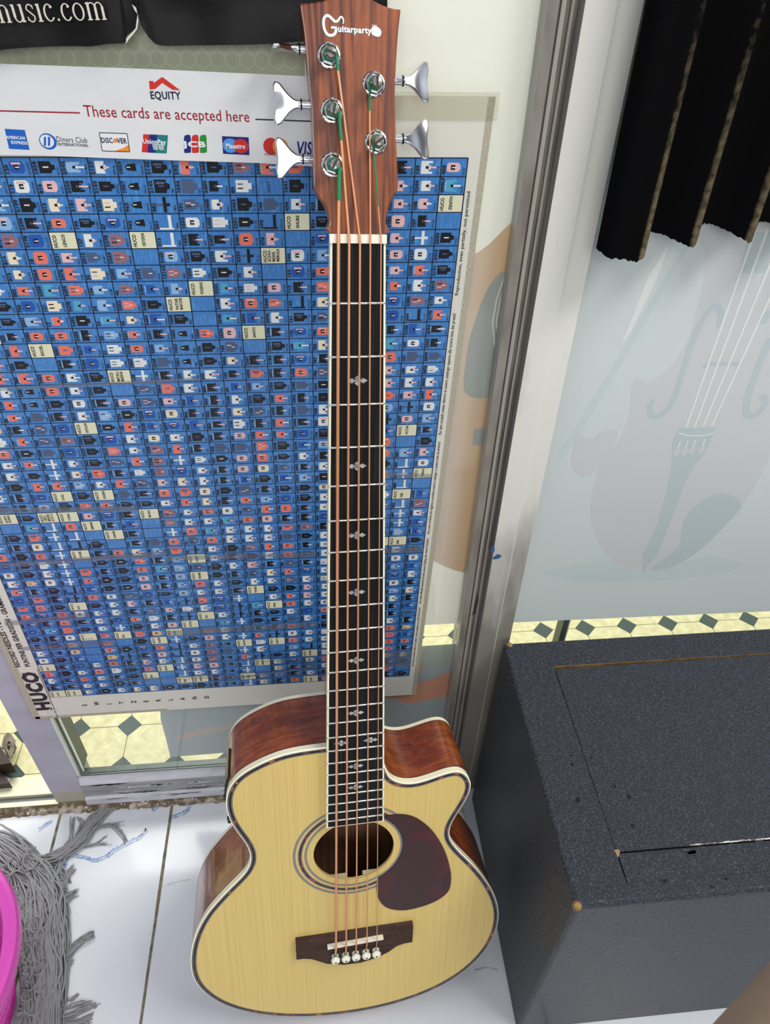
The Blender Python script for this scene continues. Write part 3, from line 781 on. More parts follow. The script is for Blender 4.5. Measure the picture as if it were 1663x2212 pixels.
# margins: title at the left, switzerland below, price notes at the right
ctext('HUCO', -.28, 47+3.0, 1.25, 1, .0005, 4, .06, fit=6.1)
ctext('RECORD NEEDLES - POINTES DE LECTURE - AGUJAS', -1.00, 43.2, .42, 1, .0005, 4, .03, fit=14.2)
ctext('PUNTINE PER GIRADISCHI - GRAMMOFOONNAALDEN', -.42, 43.2, .42, 1, .0005, 4, .03, fit=13.8)
crect(-.12, 43.6, -.08, 51.5, .0005, 4)
hexp = [(-.62, 50.3), (-.30, 49.7), (-.05, 49.3), (.12, 50.0), (-.1, 50.7), (-.35, 51.2)]
for i in range(6):
    a, q = hexp[i], hexp[(i+1) % 6]
    b.add([(a[0], a[1]-.05, .001), (q[0], q[1]-.05, .001), (q[0], q[1]+.05, .001), (a[0], a[1]+.05, .001)], [(0, 1, 2, 3)], 5)
    b.add([(a[0], a[1]-.04, .001), (-.28, 50.2-.04, .001), (-.28, 50.2+.04, .001), (a[0], a[1]+.04, .001)], [(0, 1, 2, 3)], 5)
ctext('R', -.95, 44.2, .25, .3, .0005, 4, 0)
for i, ch in enumerate('SWITZERLAND'):
    vs, fs, adv = glyph(ch, .03)
    b.add([(2.0+i*.78-q*.42, 49.7-p*.55, .0005) for p, q in vs], fs, 4)
notes = ['Reproduction, even partially, not permitted', 'Per altri modelli volete riferirvi al nostro catalogo oppure alla nostra lista dei prezzi!',
         'Para otros modelos les rogamos consulten nuestro catalogo o nuestra lista de precios!', 'Fuer weitere Modelle beachten Sie bitte unseren Katalog oder unsere Preisliste!',
         "Pour d'autres modeles veuillez vous referer a notre catalogue ou a notre liste de prix!"]
ctext(notes[0], NC+.24, 8.2, .20, 1, .0005, 4, .01, fit=6.4)
for s, v, ln in ((notes[1], 19.0, 9.6), (notes[2], 28.9, 9.3), (notes[3], 37.4, 8.0), (notes[4], 46.5, 8.6)):
    ctext(s, NC+.24, v, .20, 1, .0005, 4, .01, fit=ln)
# old clear sleeve and creases over it
sleeve = clear_mat('yellowed_clear_tape', (.94, .93, .88), .86, .1, c8(190, 186, 165))
crease = clear_mat('grey_crease', (.85, .86, .88), .72, .12, c8(150, 156, 166))
def strip(u0, v0, u1, v1, w, m):
    b.add([(u0, v0-w/2, .0022), (u1, v1-w/2, .0022), (u1, v1+w/2, .0022), (u0, v0+w/2, .0022)], [(0, 1, 2, 3)], m)
for u0, v0, u1, v1, w in ((0, 24.5, 8, 24.9, .5), (0, 30.3, 9, 29.7, .5), (-.8, 37.2, 4, 36.6, .6), (-.5, 40.6, 5, 40.4, .5), (9, 30.3, 17, 30.6, .5), (8, 39.6, 17, 39.4, .7),
                          (1, 43.2, 17, 44.6, .12), (1, 45.3, 17, 46.9, .12), (0, 46.2, 12, 46.4, .1), (20, 45, 23, 45.2, 2.6), (20, 30.5, 23, 30.6, .6), (20, 22.4, 23, 22.8, .4), (3, 14.2, 12, 13.8, .25), (12, 46.6, 17, 45.6, .3)):
    strip(u0, v0, u1, v1, w, len(CM))
chart = b.build('needle_chart', CM+[crease], tf=lambda u, v, l: CH(u, v, l), label='blue chart of record needles with small cells and cream name labels, taped on glass', category='poster')
b = MB()
b.add([(14, -3.3, .002), (NC+.9, -3.3, .002), (NC+.9, -1.9, .002), (14, -1.9, .002)], [(0, 1, 2, 3)], 0)
b.build('clear_tape', sleeve, parent=chart, tf=lambda u, v, l: CH(u, v, l))

# ================================================================== CARD POSTER
eq_paper = mat('white_gloss_paper', c8(226, 226, 228), .3, coat=.3, bump=((14, 22, 1), .5, .004, 3))
maroon = mat('maroon_print', c8(150, 26, 44), .4); navy = mat('navy_print', c8(20, 24, 58), .4); red = mat('red_print', c8(205, 40, 36), .4)
cblue = mat('card_blue', c8(20, 96, 190), .4); corange = mat('card_orange', c8(240, 140, 40), .4); cteal = mat('card_teal', c8(16, 120, 120), .4)
cgreen = mat('card_green', c8(30, 140, 50), .4); cnavy = mat('card_navy', c8(16, 30, 120), .4); csky = mat('card_sky', c8(80, 150, 220), .4); pwhite = mat('print_white', c8(230, 232, 235), .4)
EM = [eq_paper, maroon, navy, red, cblue, corange, cteal, cgreen, cnavy, csky, pwhite, black]
b = MB()
k = 560/1663.0
ep = lambda a: [wx(x*k, y*k) for x, y in a]
b.poly([wx(-60, 133), wx(330, 147), wx(700, 164), wx(700, 358), wx(560, 349), wx(280, 340), wx(100, 333), wx(-60, 331)], 0, 0)
b.poly(ep([(962, 512), (990, 512), (992, 525), (1046, 486), (1163, 573), (1110, 568), (1046, 525), (1003, 563), (967, 568)]), .0003, 3)
text(b, 'EQUITY', ep([(972, 626)])[0], ep([(1166, 630)])[0], size=.0078, z=.0003, mat=2, bold=.03)
b.stroke(ep([(-100, 700), (522, 716)]), .0011, .0003, 1); b.stroke(ep([(1640, 757), (2060, 772)]), .0011, .0003, 11)
text(b, 'These cards are accepted here', ep([(553, 738)])[0], ep([(1606, 775)])[0], size=.0122, z=.0003, mat=1, bold=.006)
b.poly(ep([(42, 817), (170, 825), (201, 952), (70, 945)]), .0003, 4)
text(b, 'AMERICAN', ep([(54, 880)])[0], ep([(176, 886)])[0], size=.0033, z=.0006, mat=10, bold=.03)
text(b, 'EXPRESS', ep([(84, 912)])[0], ep([(190, 918)])[0], size=.0033, z=.0006, mat=10, bold=.03)
def ell(x, y, rx, ry, l, m):
    c = ep([(x, y)])[0]; s = .0001258*1.0; b.disc(c, rx*k*.000405, l, m, 28, ry*k*.00036)
ell(318, 898, 52, 52, .0003, 4); ell(312, 896, 41, 41, .0006, 10); b.poly(ep([(292, 870), (306, 866), (306, 928), (292, 924)]), .0009, 4); b.poly(ep([(318, 866), (332, 870), (332, 924), (318, 928)]), .0009, 4)
text(b, 'Diners Club', ep([(373, 900)])[0], ep([(572, 908)])[0], size=.0062, z=.0003, mat=2)
text(b, 'INTERNATIONAL', ep([(382, 925)])[0], ep([(578, 933)])[0], size=.0033, z=.0003, mat=2, bold=.02)
q = ep([(645, 842), (822, 848), (839, 964), (664, 958)]); b.poly(q, .0003, 10)
for i in range(4): b.stroke([q[i], q[(i+1) % 4]], .0006, .0006, 11)
b.poly(ep([(833, 918), (838, 962), (740, 960), (800, 940)]), .0006, 5)
text(b, 'DISC', ep([(659, 906)])[0], ep([(735, 908)])[0], size=.0057, z=.0006, mat=2, bold=.03); text(b, 'VER', ep([(760, 909)])[0], ep([(822, 911)])[0], size=.0057, z=.0006, mat=2, bold=.03)
ell(747, 893, 13, 13, .0006, 5)
b.poly(ep([(925, 852), (985, 854), (972, 970), (915, 966)]), .0003, 3); b.poly(ep([(965, 853), (1040, 856), (1030, 972), (952, 969)]), .0005, 8); b.poly(ep([(1015, 855), (1083, 858), (1074, 974), (1002, 971)]), .0007, 6)
text(b, 'UnionPay', ep([(924, 910)])[0], ep([(1070, 917)])[0], size=.0052, z=.0010, mat=10, bold=.03)
try:
    text(b, '\u94f6\u8054', ep([(985, 948)])[0], ep([(1062, 951)])[0], size=.0052, z=.0010, mat=10, bold=.01)
except Exception: pass
for i, (x, m_) in enumerate(((1182, 8), (1232, 3), (1283, 7))):
    b.poly(spl(ep([(x+6, 862), (x+42, 858), (x+46, 905), (x+48, 962), (x+40, 970), (x+10, 972), (x+4, 962), (x+2, 905)]), 2), .0003, m_)
text(b, 'JCB', ep([(1185, 932)])[0], ep([(1326, 934)])[0], size=.0062, z=.0006, mat=10, bold=.04)
b.poly(ep([(1426, 864), (1597, 872), (1602, 986), (1434, 977)]), .0003, 8); ell(1480, 925, 47, 47, .0006, 9); ell(1548, 928, 47, 47, .0007, 3)
text(b, 'Maestro', ep([(1452, 940)])[0], ep([(1577, 944)])[0], size=.0054, z=.0010, mat=10, bold=.03)
c_ = wx(586, 313); b.disc(c_, .0068, .0003, 3, 26); c_ = wx(606, 314); b.disc(c_, .0068, .0005, 5, 26)
text(b, 'mastercard', wx(571, 332), wx(618, 334), size=.0033, z=.0010, mat=11)
text(b, 'VISA', wx(640, 331), wx(690, 332), size=.0150, z=.0003, mat=8, bold=.03, ital=.2)
b.build('card_poster', EM, tf=lambda x, y, z: (x, .6850-z*.25, y), label='white glossy poster of accepted bank cards above the blue chart', category='poster')

# ================================================================== BLACK BANNER
def ban_fn(t, p, vec):
    mp = t.nodes.new('ShaderNodeMapping'); t.links.new(vec, mp.inputs[0]); mp.inputs['Scale'].default_value = (7, 26, 1)
    nz = t.nodes.new('ShaderNodeTexNoise'); nz.inputs['Scale'].default_value = 1; t.links.new(mp.outputs[0], nz.inputs[0]); nz.inputs['Detail'].default_value = 4
    bm = t.nodes.new('ShaderNodeBump'); bm.inputs['Strength'].default_value = .3; bm.inputs['Distance'].default_value = .004
    t.links.new(nz.outputs[0], bm.inputs['Height']); t.links.new(bm.outputs[0], p.inputs['Normal'])
ban = mat('black_vinyl', (.006, .006, .007), .36, spec=.12, fn=ban_fn)
torn = mat('torn_white_paper', c8(216, 210, 194), .7)
b = MB()
low = [(-60, 107), (0, 104), (34, 100), (67, 98), (118, 96), (168, 95), (202, 95), (236, 90), (262, 88), (278, 87), (281, 72), (291, 64), (300, 55), (302, 40), (305, 25), (308, 38), (311, 50), (321, 67), (332, 81), (350, 93), (404, 94), (471, 92.6), (559, 90), (620, 87), (655, 85), (690, 83), (760, 55), (833, 12)]
lw = [wx(x, y) for x, y in low]
XR = lw[-1][0]
pts = spl(lw, 4, False)
ns = 10
vs = []
for j in range(ns):
    for (x, z) in pts:
        t_ = j/(ns-1); zz = z*(1-t_)+1.36*t_
        curl = .006*math.exp(-(zz-z)/.006)+.002*math.sin(x*60+zz*30)
        vs.append((x, zz, max(0.0002, .001+curl)))
n = len(pts)
b.add(vs, [(j*n+i, j*n+i+1, (j+1)*n+i+1, (j+1)*n+i) for j in range(ns-1) for i in range(n-1)], 0, True)
b.poly(wp([(276, 88), (279, 79), (284, 73), (292, 65), (300, 56), (304, 26), (306, 40), (303, 58), (294, 70), (286, 79), (281, 87)]), .0085, 1)
b.poly(wp([(292, 5), (298, 18), (304, 26), (301, 12)]), .0085, 1)
# serif lettering drawn with a broad pen
NZ = [0]
def nib(pts, hw, thin, o, ux, uy, m=1):
    for i in range(len(pts)-1):
        (x0, y0), (x1, y1) = pts[i], pts[i+1]
        q = [(x0-hw, y0), (x0+hw, y0), (x1+hw, y1), (x1-hw, y1)]
        d = Vector((x1-x0, y1-y0)); 
        if d.length < 1e-6: continue
        d.normalize(); nx, ny = -d.y*thin, d.x*thin
        q2 = [(x0+nx, y0+ny), (x0-nx, y0-ny), (x1-nx, y1-ny), (x1+nx, y1+ny)]
        for Q in (q, q2):
            NZ[0] += 1
            b.add([(o[0]+ux[0]*a+uy[0]*c, o[1]+ux[1]*a+uy[1]*c, .0095+NZ[0]*.000003) for a, c in Q], [(0, 1, 2, 3)], m)
def arc(cx_, cy_, rx, ry, a0, a1, n=14): return [(cx_+rx*math.cos(math.radians(a0+(a1-a0)*i/n)), cy_+ry*math.sin(math.radians(a0+(a1-a0)*i/n))) for i in range(n+1)]
def serif(ch):
    H, T = .095, .03
    stem = lambda x, y0=0, y1=1: [([(x, y0), (x, y1)], H)]
    foot = lambda x: [([(x-.18, T), (x+.18, T)], .0)]
    flag = lambda x: [([(x-.17, .93), (x, .97)], .0)]
    if ch == 'm': return stem(.28)+stem(.82, 0, .75)+stem(1.36, 0, .75)+foot(.28)+foot(.82)+foot(1.36)+flag(.28)+[(arc(.55, .70, .27, .27, 170, 0), .06), (arc(1.09, .70, .27, .27, 170, 0), .06)], 1.62
    if ch == 'u': return stem(.26, .28)+stem(.84)+[([(.84, T), (1.02, T+.03)], 0), ([(.09, .95), (.26, .97)], 0), ([(.67, .95), (.84, .97)], 0), (arc(.53, .30, .27, .28, 180, 340), .06)], 1.10
    if ch == 's': return [(arc(.42, .74, .24, .23, 20, 200), .05)+tuple(), ([(.2, .68), (.42, .52), (.64, .34)], .07), (arc(.42, .26, .25, .25, 20, -160), .05), ([(.66, .72), (.66, .93)], .0), ([(.16, .08), (.16, .3)], 0)], .82
    if ch == 'i': return stem(.26)+foot(.26)+flag(.26)+[(arc(.26, 1.38, .05, .06, 0, 360), .06)], .52
    if ch == '.': return [(arc(.2, .08, .04, .05, 0, 360), .05)], .42
    if ch == 'c': return [(arc(.50, .49, .34, .47, 40, 325), .07), (arc(.70, .80, .05, .05, 0, 360), .05)], .92
    if ch == 'o': return [(arc(.52, .49, .38, .47, 0, 360, 24), .07)], 1.04
run = []; x = 0
for ch in 'music.com':
    st, adv = serif(ch); run.append((x, st)); x += adv
p0, p1 = Vector(wx(-2, 45)), Vector(wx(243, 37)); ux = (p1-p0)/x; uy = Vector((-ux.y, ux.x)).normalized()*.0112
for gx, st in run:
    for pts_, hw in st: nib([(a+gx, c) for a, c in pts_], hw, .035, p0, ux, uy)
b.build('banner', [ban, torn], tf=lambda x, y, z: (x, .6838-z, y), label='torn black vinyl banner with white serif lettering at the top left', category='banner')

# ================================================================== BASS GUITAR
RG = ((0.99688447, -0.02278272, -0.07551364), (0.06638398, -0.27469548, 0.95923697), (-0.04259728, -0.96126133, -0.27232725))
TG = (0.03708505, 0.59508959, 1.05024733)
def GW(x, y, z): return tuple(RG[i][0]*x+RG[i][1]*y+RG[i][2]*z+TG[i] for i in range(3))
HA = math.radians(9)
def HW(u, v, w):   # headstock plane: u across, v up the head, w into the wood
    return GW(u, -.004 - v*math.cos(HA) + w*math.sin(HA)*0, .003 + v*math.sin(HA) + w)
SL = .864
base = GW(0, 1.045, .112)
bass = thing('bass_guitar', (base[0], base[1], 0.0), 'natural-top acoustic bass guitar with five strings leaning against the window', 'guitar')

def wave_fn(c1, c2, sc, dist=2.0, lo=.3, hi=.7, nscale=(1, 1, 1), blot=None):
    def fn(t, p, vec):
        mp = t.nodes.new('ShaderNodeMapping'); t.links.new(vec, mp.inputs[0]); mp.inputs['Scale'].default_value = sc
        nz = t.nodes.new('ShaderNodeTexNoise'); nz.inputs['Scale'].default_value = 1; nz.inputs['Detail'].default_value = 5; nz.inputs['Distortion'].default_value = dist
        t.links.new(mp.outputs[0], nz.inputs[0])
        r = t.nodes.new('ShaderNodeValToRGB'); t.links.new(nz.outputs[0], r.inputs[0])
        r.color_ramp.elements[0].position = lo; r.color_ramp.elements[0].color = (*c1, 1)
        r.color_ramp.elements[1].position = hi; r.color_ramp.elements[1].color = (*c2, 1)
        out = r.outputs[0]
        if blot:
            n2 = t.nodes.new('ShaderNodeTexNoise'); n2.inputs['Scale'].default_value = blot[0]; n2.inputs['Detail'].default_value = 3; t.links.new(vec, n2.inputs[0])
            r2 = t.nodes.new('ShaderNodeValToRGB'); t.links.new(n2.outputs[0], r2.inputs[0])
            r2.color_ramp.elements[0].position = .35; r2.color_ramp.elements[0].color = (*blot[1], 1)
            r2.color_ramp.elements[1].position = .7; r2.color_ramp.elements[1].color = (1, 1, 1, 1)
            mx = t.nodes.new('ShaderNodeMix'); mx.data_type = 'RGBA'; mx.blend_type = 'MULTIPLY'; mx.inputs[0].default_value = 1
            t.links.new(out, mx.inputs[6]); t.links.new(r2.outputs[0], mx.inputs[7]); out = mx.outputs[2]
        t.links.new(out, p.inputs['Base Color'])
    return fn
spruce = mat('spruce_top', (.6, .45, .2), .42, spec=.3, coat=.12, coatr=.1, fn=wave_fn(c8(208, 179, 103), c8(219, 191, 118), (330, 3, 1), .3, .3, .7))
mahog = mat('mahogany_side', (.2, .06, .02), .25, coat=.6, coatr=.06, fn=wave_fn(c8(176, 92, 36), c8(132, 62, 24), (30, 14, 120), .8, .35, .65, blot=(11, (.6, .48, .44))))
mahog_dark = mat('dark_mahogany_gloss', (.06, .02, .01), .3, coat=.8, coatr=.04, fn=wave_fn(c8(92, 40, 22), c8(66, 26, 14), (30, 10, 40), .8, .35, .65))
head_wood = mat('head_wood', (.2, .08, .03), .3, coat=.9, coatr=.03, fn=wave_fn(c8(166, 88, 36), c8(90, 40, 18), (130, 7, 1), 1.6, .38, .62, blot=(26, (.7, .62, .6))))
neck_wood = mat('neck_wood', c8(120, 62, 30), .35, coat=.5, noise=((60, 6, 60), c8(90, 44, 22), 4, .35, .65))
ebony = mat('black_fingerboard', (.008, .008, .009), .55, spec=.15, noise=((500, 8, 1), (.028, .028, .03), 3, .5, .8))
def tort_fn(c1, c2, c3, sc):
    def fn(t, p, vec):
        nz = t.nodes.new('ShaderNodeTexNoise'); nz.inputs['Scale'].default_value = sc; nz.inputs['Detail'].default_value = 3; nz.inputs['Distortion'].default_value = .6; t.links.new(vec, nz.inputs[0])
        r = t.nodes.new('ShaderNodeValToRGB'); t.links.new(nz.outputs[0], r.inputs[0]); e = r.color_ramp.elements
        e[0].position = .50; e[0].color = (*c1, 1); e[1].position = .72; e[1].color = (*c3, 1); m = e.new(.60); m.color = (*c2, 1)
        t.links.new(r.outputs[0], p.inputs['Base Color'])
    return fn
tort = mat('tortoise_purfling', (.05, .02, .01), .3, spec=.3, fn=tort_fn(c8(22, 12, 12), c8(92, 30, 16), c8(220, 120, 30), 70))
tort_red = mat('red_shell_ring', (.05, .02, .01), .3, fn=tort_fn(c8(40, 10, 18), c8(96, 20, 40), c8(170, 60, 80), 130))
pg_mat = mat('red_pickguard', (.05, .02, .01), .35, spec=.3, coat=.1, coatr=.15, fn=tort_fn(c8(50, 18, 22), c8(70, 16, 20), c8(96, 22, 26), 20))
bridge_wood = mat('bridge_rosewood', c8(52, 34, 28), .6, spec=.2, noise=((18, 200, 200), c8(70, 48, 38), 4, .35, .65))
pearl = mat('pearl_inlay', c8(190, 190, 192), .25, noise=((140, 140, 1), c8(150, 150, 155), 2, .4, .6))
ring_grey = mat('grey_ring_line', c8(150, 156, 166), .4)

BODY = [(-0.0316,0.5468),(-0.0618,0.5474),(-0.0795,0.5493),(-0.0974,0.5550),(-0.1128,0.5622),(-0.1284,0.5707),(-0.1389,0.5801),(-0.1468,0.5942),(-0.1500,0.6091),(-0.1501,0.6248),(-0.1474,0.6412),(-0.1414,0.6585),(-0.1345,0.6724),(-0.1292,0.6849),(-0.1264,0.6981),(-0.1261,0.7096),(-0.1292,0.7206),(-0.1339,0.7315),(-0.1449,0.7441),(-0.1557,0.7554),(-0.1670,0.7697),(-0.1760,0.7815),(-0.1858,0.7937),(-0.1984,0.8172),(-0.2076,0.8449),(-0.2125,0.8681),(-0.2149,0.8956),(-0.2131,0.9182),(-0.2057,0.9394),(-0.1931,0.9625),(-0.1759,0.9819),(-0.1539,0.9997),(-0.1245,1.0162),(-0.0914,1.0287),(-0.0547,1.0375),(-0.0115,1.0430),(0.0325,1.0429),(0.0768,1.0358),(0.1210,1.0218),(0.1587,0.9970),(0.1864,0.9635),(0.2014,0.9279),(0.2050,0.8949),(0.2031,0.8676),(0.1955,0.8351),(0.1747,0.7963),(0.1579,0.7696),(0.1358,0.7423),(0.1251,0.7243),(0.1205,0.7093),(0.1216,0.6955),(0.1282,0.6797),(0.1355,0.6657),(0.1414,0.6515),(0.1452,0.6388),(0.1454,0.6286),(0.1427,0.6194),(0.1375,0.6115),(0.1316,0.6063),(0.1236,0.6045),(0.1136,0.6059),(0.1015,0.6098),(0.0894,0.6138),(0.0784,0.6164),(0.0674,0.6170),(0.0563,0.6141),(0.0462,0.6081),(0.0406,0.6002),(0.0372,0.5913),(0.0340,0.5780),(0.0310,0.5640),(0.0290,0.5480),(0.0150,0.5455),(-0.005,0.5455)]
OUT = smooth_loop(spl(smooth_loop(BODY, 1), 5), 4)
# keep the size after smoothing
OUT = offset(OUT, -.0012)
ZT, ZB = .012, .112
HC = (0.0, .7173)
IN1, IN2, IN3 = offset(OUT, .0016), offset(OUT, .0026), offset(OUT, .0064)
IN4 = offset(OUT, .0074)
# body: sides, back, inner back
b = MB()
b.ring(OUT, OUT, ZT+.008, ZB-.006, 0)
b.poly(OUT, ZB, 1)
b.poly(offset(OUT, .004), ZB-.010, 2)
b.ring(offset(OUT, .004), offset(OUT, .004), ZT+.004, ZB-.010, 2)
inner = mat('inside_wood', c8(140, 100, 72), .7, noise=((120, 5, 5), c8(118, 82, 58), 3, .4, .6))
body_o = b.build('body', [mahog, mahog_dark, inner], parent=bass, tf=GW)
b = MB()
b.poly(IN4, ZT, 0, [circ(HC, .0509)])
b.ring(circ(HC, .0509), circ(HC, .0509), ZT, ZT+.0035, 1)
top_edge = mat('hole_edge', c8(206, 184, 120), .5)
soundboard = b.build('soundboard', [spruce, top_edge], parent=bass, tf=GW)
b = MB()   # braces seen through the hole
b.box((-.06, .7655, ZT+.004), (-.010, .772, ZT+.009), 0); b.box((.012, .7655, ZT+.004), (.06, .772, ZT+.009), 0)
b.build('brace', mat('pale_brace', c8(206, 196, 160), .6), parent=bass, tf=GW)
b = MB()
b.ring(OUT, IN1, ZT+.0006, ZT-.0002, 0); b.ring(OUT, OUT, ZT+.0006, ZT+.008, 0); b.ring(IN1, IN2, ZT-.0002, ZT-.0001, 1)
b.ring(OUT, OUT, ZB-.006, ZB+.0003, 0); b.ring(OUT, offset(OUT, .003), ZB+.0003, ZB+.0004, 0)
OUTS = offset(OUT, -.0002)
b.ring(OUTS, OUTS, ZT+.008, ZT+.0088, 1); b.ring(OUTS, OUTS, ZB-.0068, ZB-.006, 1)
b.build('binding', [cream, black], parent=bass, tf=GW)
b = MB()
b.ring(IN2, offset(OUT, .0031), ZT-.0001, ZT-.0001, 1)
b.ring(offset(OUT, .0031), offset(OUT, .0058), ZT-.0001, ZT-.0001, 0)
b.ring(offset(OUT, .0058), offset(OUT, .0062), ZT-.0001, ZT-.0001, 2)
b.ring(offset(OUT, .0062), offset(OUT, .0066), ZT-.0001, ZT-.0001, 1)
b.ring(offset(OUT, .0066), offset(OUT, .0070), ZT-.0001, ZT-.0001, 2)
b.ring(offset(OUT, .0070), offset(OUT, .0074), ZT-.0001, ZT-.0001, 2)
b.build('purfling', [tort, ring_grey, black], parent=bass, tf=GW)
# rosette rings around the hole
b = MB()
def annulus(r0, r1, m, z=ZT-.0003): b.ring(circ(HC, r0, 96), circ(HC, r1, 96), z, z, m)
for r0, r1, m in ((.0765, .0760, 2), (.0760, .0752, 1), (.0752, .0748, 2), (.0748, .0741, 1), (.0741, .0736, 2), (.0703, .0699, 2), (.0699, .0695, 1), (.0695, .0662, 0), (.0662, .0658, 1), (.0658, .0654, 2),
                  (.0620, .0616, 2), (.0616, .0609, 1), (.0609, .0605, 2), (.0605, .0598, 1), (.0598, .0594, 2)):
    annulus(r0, r1, m)
b.build('rosette', [tort_red, ring_grey, black], parent=bass, tf=GW)
# pickguard
PG = [(0.0330,0.6640),(0.0463,0.6630),(0.0609,0.6645),(0.0763,0.6720),(0.0920,0.6880),(0.1050,0.7078),(0.1173,0.7349),(0.1260,0.7643),(0.1301,0.7913),(0.1282,0.8130),(0.1191,0.8251),(0.1065,0.8327),(0.0906,0.8376),(0.0714,0.8398),(0.0553,0.8361),(0.0424,0.8277),(0.0344,0.8148),(0.0310,0.8026),(0.0292,0.7871)]
PG = spl(PG, 4, False)
a0, a1 = math.atan2(.7873-HC[1], .0292), math.atan2(.6640-HC[1], .0330)
PG += [(HC[0]+.0622*math.cos(a0+(a1-a0)*i/16)*1.0, HC[1]+.0622*math.sin(a0+(a1-a0)*i/16)) for i in range(0, 17)][1:-1]
b = MB(); b.prism(PG, ZT-.0011, ZT-.0002, 0); b.build('pickguard', pg_mat, parent=bass, tf=GW)
# bridge, saddle, pins
BT = [(-.0778,.8650),(-.0642,.8652),(-.0530,.8670),(-.0430,.8700),(-.03,.8706),(.03,.8706),(.0437,.8700),(.0565,.8670),(.0682,.8655),(.0800,.8650),(.0800,.8972),(.0690,.8975),(.0585,.9005),(.0480,.9095),(.0330,.9180),(.0093,.9235),(-.0142,.9225),(-.0373,.9150),(-.0487,.9070),(-.0580,.9005),(-.0680,.8975),(-.0778,.8972)]
BL = [(-.0778,.8630),(-.0642,.8630),(-.0530,.8630),(-.0430,.8630),(-.03,.8630),(.03,.8630),(.0437,.8630),(.0565,.8630),(.0682,.8630),(.0800,.8630)]+BT[10:]
b = MB()
b.poly(BT, .0045, 0); b.ring(BT, BL, .0045, ZT-.0001, 0, smooth=False)
bridge = b.build('bridge', bridge_wood, parent=bass, tf=GW)
b = MB()
sp = [(-.0365, .8772), (.0385, .8738)]
d = Vector((sp[1][0]-sp[0][0], sp[1][1]-sp[0][1])).normalized(); n_ = Vector((-d.y, d.x))*.0019
b.prism([(sp[0][0]-n_.x, sp[0][1]-n_.y), (sp[1][0]-n_.x, sp[1][1]-n_.y), (sp[1][0]+n_.x, sp[1][1]+n_.y), (sp[0][0]+n_.x, sp[0][1]+n_.y)], -.0008, .0050, 0)
b.build('saddle', bone, parent=bridge, tf=GW)
PX = (-.0262, -.0122, .0015, .0155, .0293)
for x_ in PX:
    b = MB()
    b.lathe([(0, -.0092), (.0030, -.0089), (.0054, -.0074), (.0061, -.0053), (.0050, -.0030), (.0034, -.0020), (.0040, -.0009), (.0048, .0004), (.0048, .0015)], (x_, .9012, .0035), (0, 0, 1), 24, 0)
    b.lathe([(0, -.0095), (.0012, -.00945), (.0013, -.0090)], (x_, .9012, .0035), (0, 0, 1), 12, 1)
    b.build('bridge_pin', [bone, black], parent=bridge, tf=GW)
# neck and fingerboard
def hw(y): return (.04457+(.07541-.04457)*y/SL)/2+.0010
YE = .6600
b = MB()
sec = []
NS = 30
for i in range(NS+1):
    y = -.004+.56*i/NS; h = hw(max(y, 0))-.0006; dpt = .016+.006*y/.56
    sec.append([(h*math.cos(a), y, .006+dpt*math.sin(a)) for a in [PI*k/12 for k in range(13)]])
vs = [p for s in sec for p in s]
b.add(vs, [(i*13+k, i*13+k+1, (i+1)*13+k+1, (i+1)*13+k) for i in range(NS) for k in range(12)], 0, True)
b.box((-.026, .50, .012), (.026, .547, .10), 0)   # heel
b.build('neck', neck_wood, parent=bass, tf=GW)
b = MB()
L_ = [(-hw(y)+.0018, y) for y in (0, YE-.0016)]; R_ = [(hw(y)-.0018, y) for y in (YE-.0016, 0)]
b.poly(L_+R_, .0002, 0)
oL = [(-hw(0), 0), (-hw(YE), YE)]; oR = [(hw(YE), YE), (hw(0), 0)]
for a_, c_ in (((L_[0], L_[1]), (oL[0], oL[1])), ((L_[1], R_[0]), (oL[1], oR[0])), ((R_[0], R_[1]), (oR[0], oR[1]))):
    b.add([(*a_[0], .0002), (*a_[1], .0002), (*c_[1], .0006), (*c_[0], .0006)], [(0, 1, 2, 3)], 1)
    b.add([(*c_[0], .0006), (*c_[1], .0006), (*c_[1], ZT), (*c_[0], ZT)], [(0, 1, 2, 3)], 1)
board = b.build('fingerboard', [ebony, cream], parent=bass, tf=GW)
for n in range(1, 25):
    y = SL*(1-2**(-n/12)); h = hw(y)-.0004
    b = MB(); b.tube([(-h, y, .0003), (-h+.001, y, -.0004), (h-.001, y, -.0004), (h, y, .0003)], [.0006, .0011, .0011, .0006], 8)
    b.build('fret', fret_metal, parent=board, tf=GW)
def inlay(x, y, s):
    b = MB()
    for (dx, dy, w_, h_) in ((-.0055, 0, .0042, .0026), (.0055, 0, .0042, .0026), (0, -.0024, .0030, .0026), (0, .0024, .0030, .0026)):
        b.add([(x+(dx-w_)*s, y+dy*s, -.0001+.0001), (x+dx*s, y+(dy-h_)*s, 0), (x+(dx+w_)*s, y+dy*s, 0), (x+dx*s, y+(dy+h_)*s, 0)], [(0, 1, 2, 3)])
    b.add([(x-.0022*s, y, 0), (x, y-.0022*s, 0), (x+.0022*s, y, 0), (x, y+.0022*s, 0)], [(0, 1, 2, 3)])
    b.build('inlay', pearl, parent=board, tf=GW)
for f_ in (3, 5, 7, 9, 12, 15, 19, 21):
    y = SL*(1-(2**(-f_/12)+2**(-(f_-1)/12))/2); inlay(0, y, .95)
y = SL*(1-(2**(-17/12)+2**(-16/12))/2); inlay(-.0166, y, .9); inlay(.0172, y, .9)
b = MB(); 
b.prism([(-.0238, -.0068), (.0238, -.0068), (.0238, .0002), (-.0238, .0002)], -.0018, .006, 0); b.build('nut', bone, parent=bass, tf=GW)
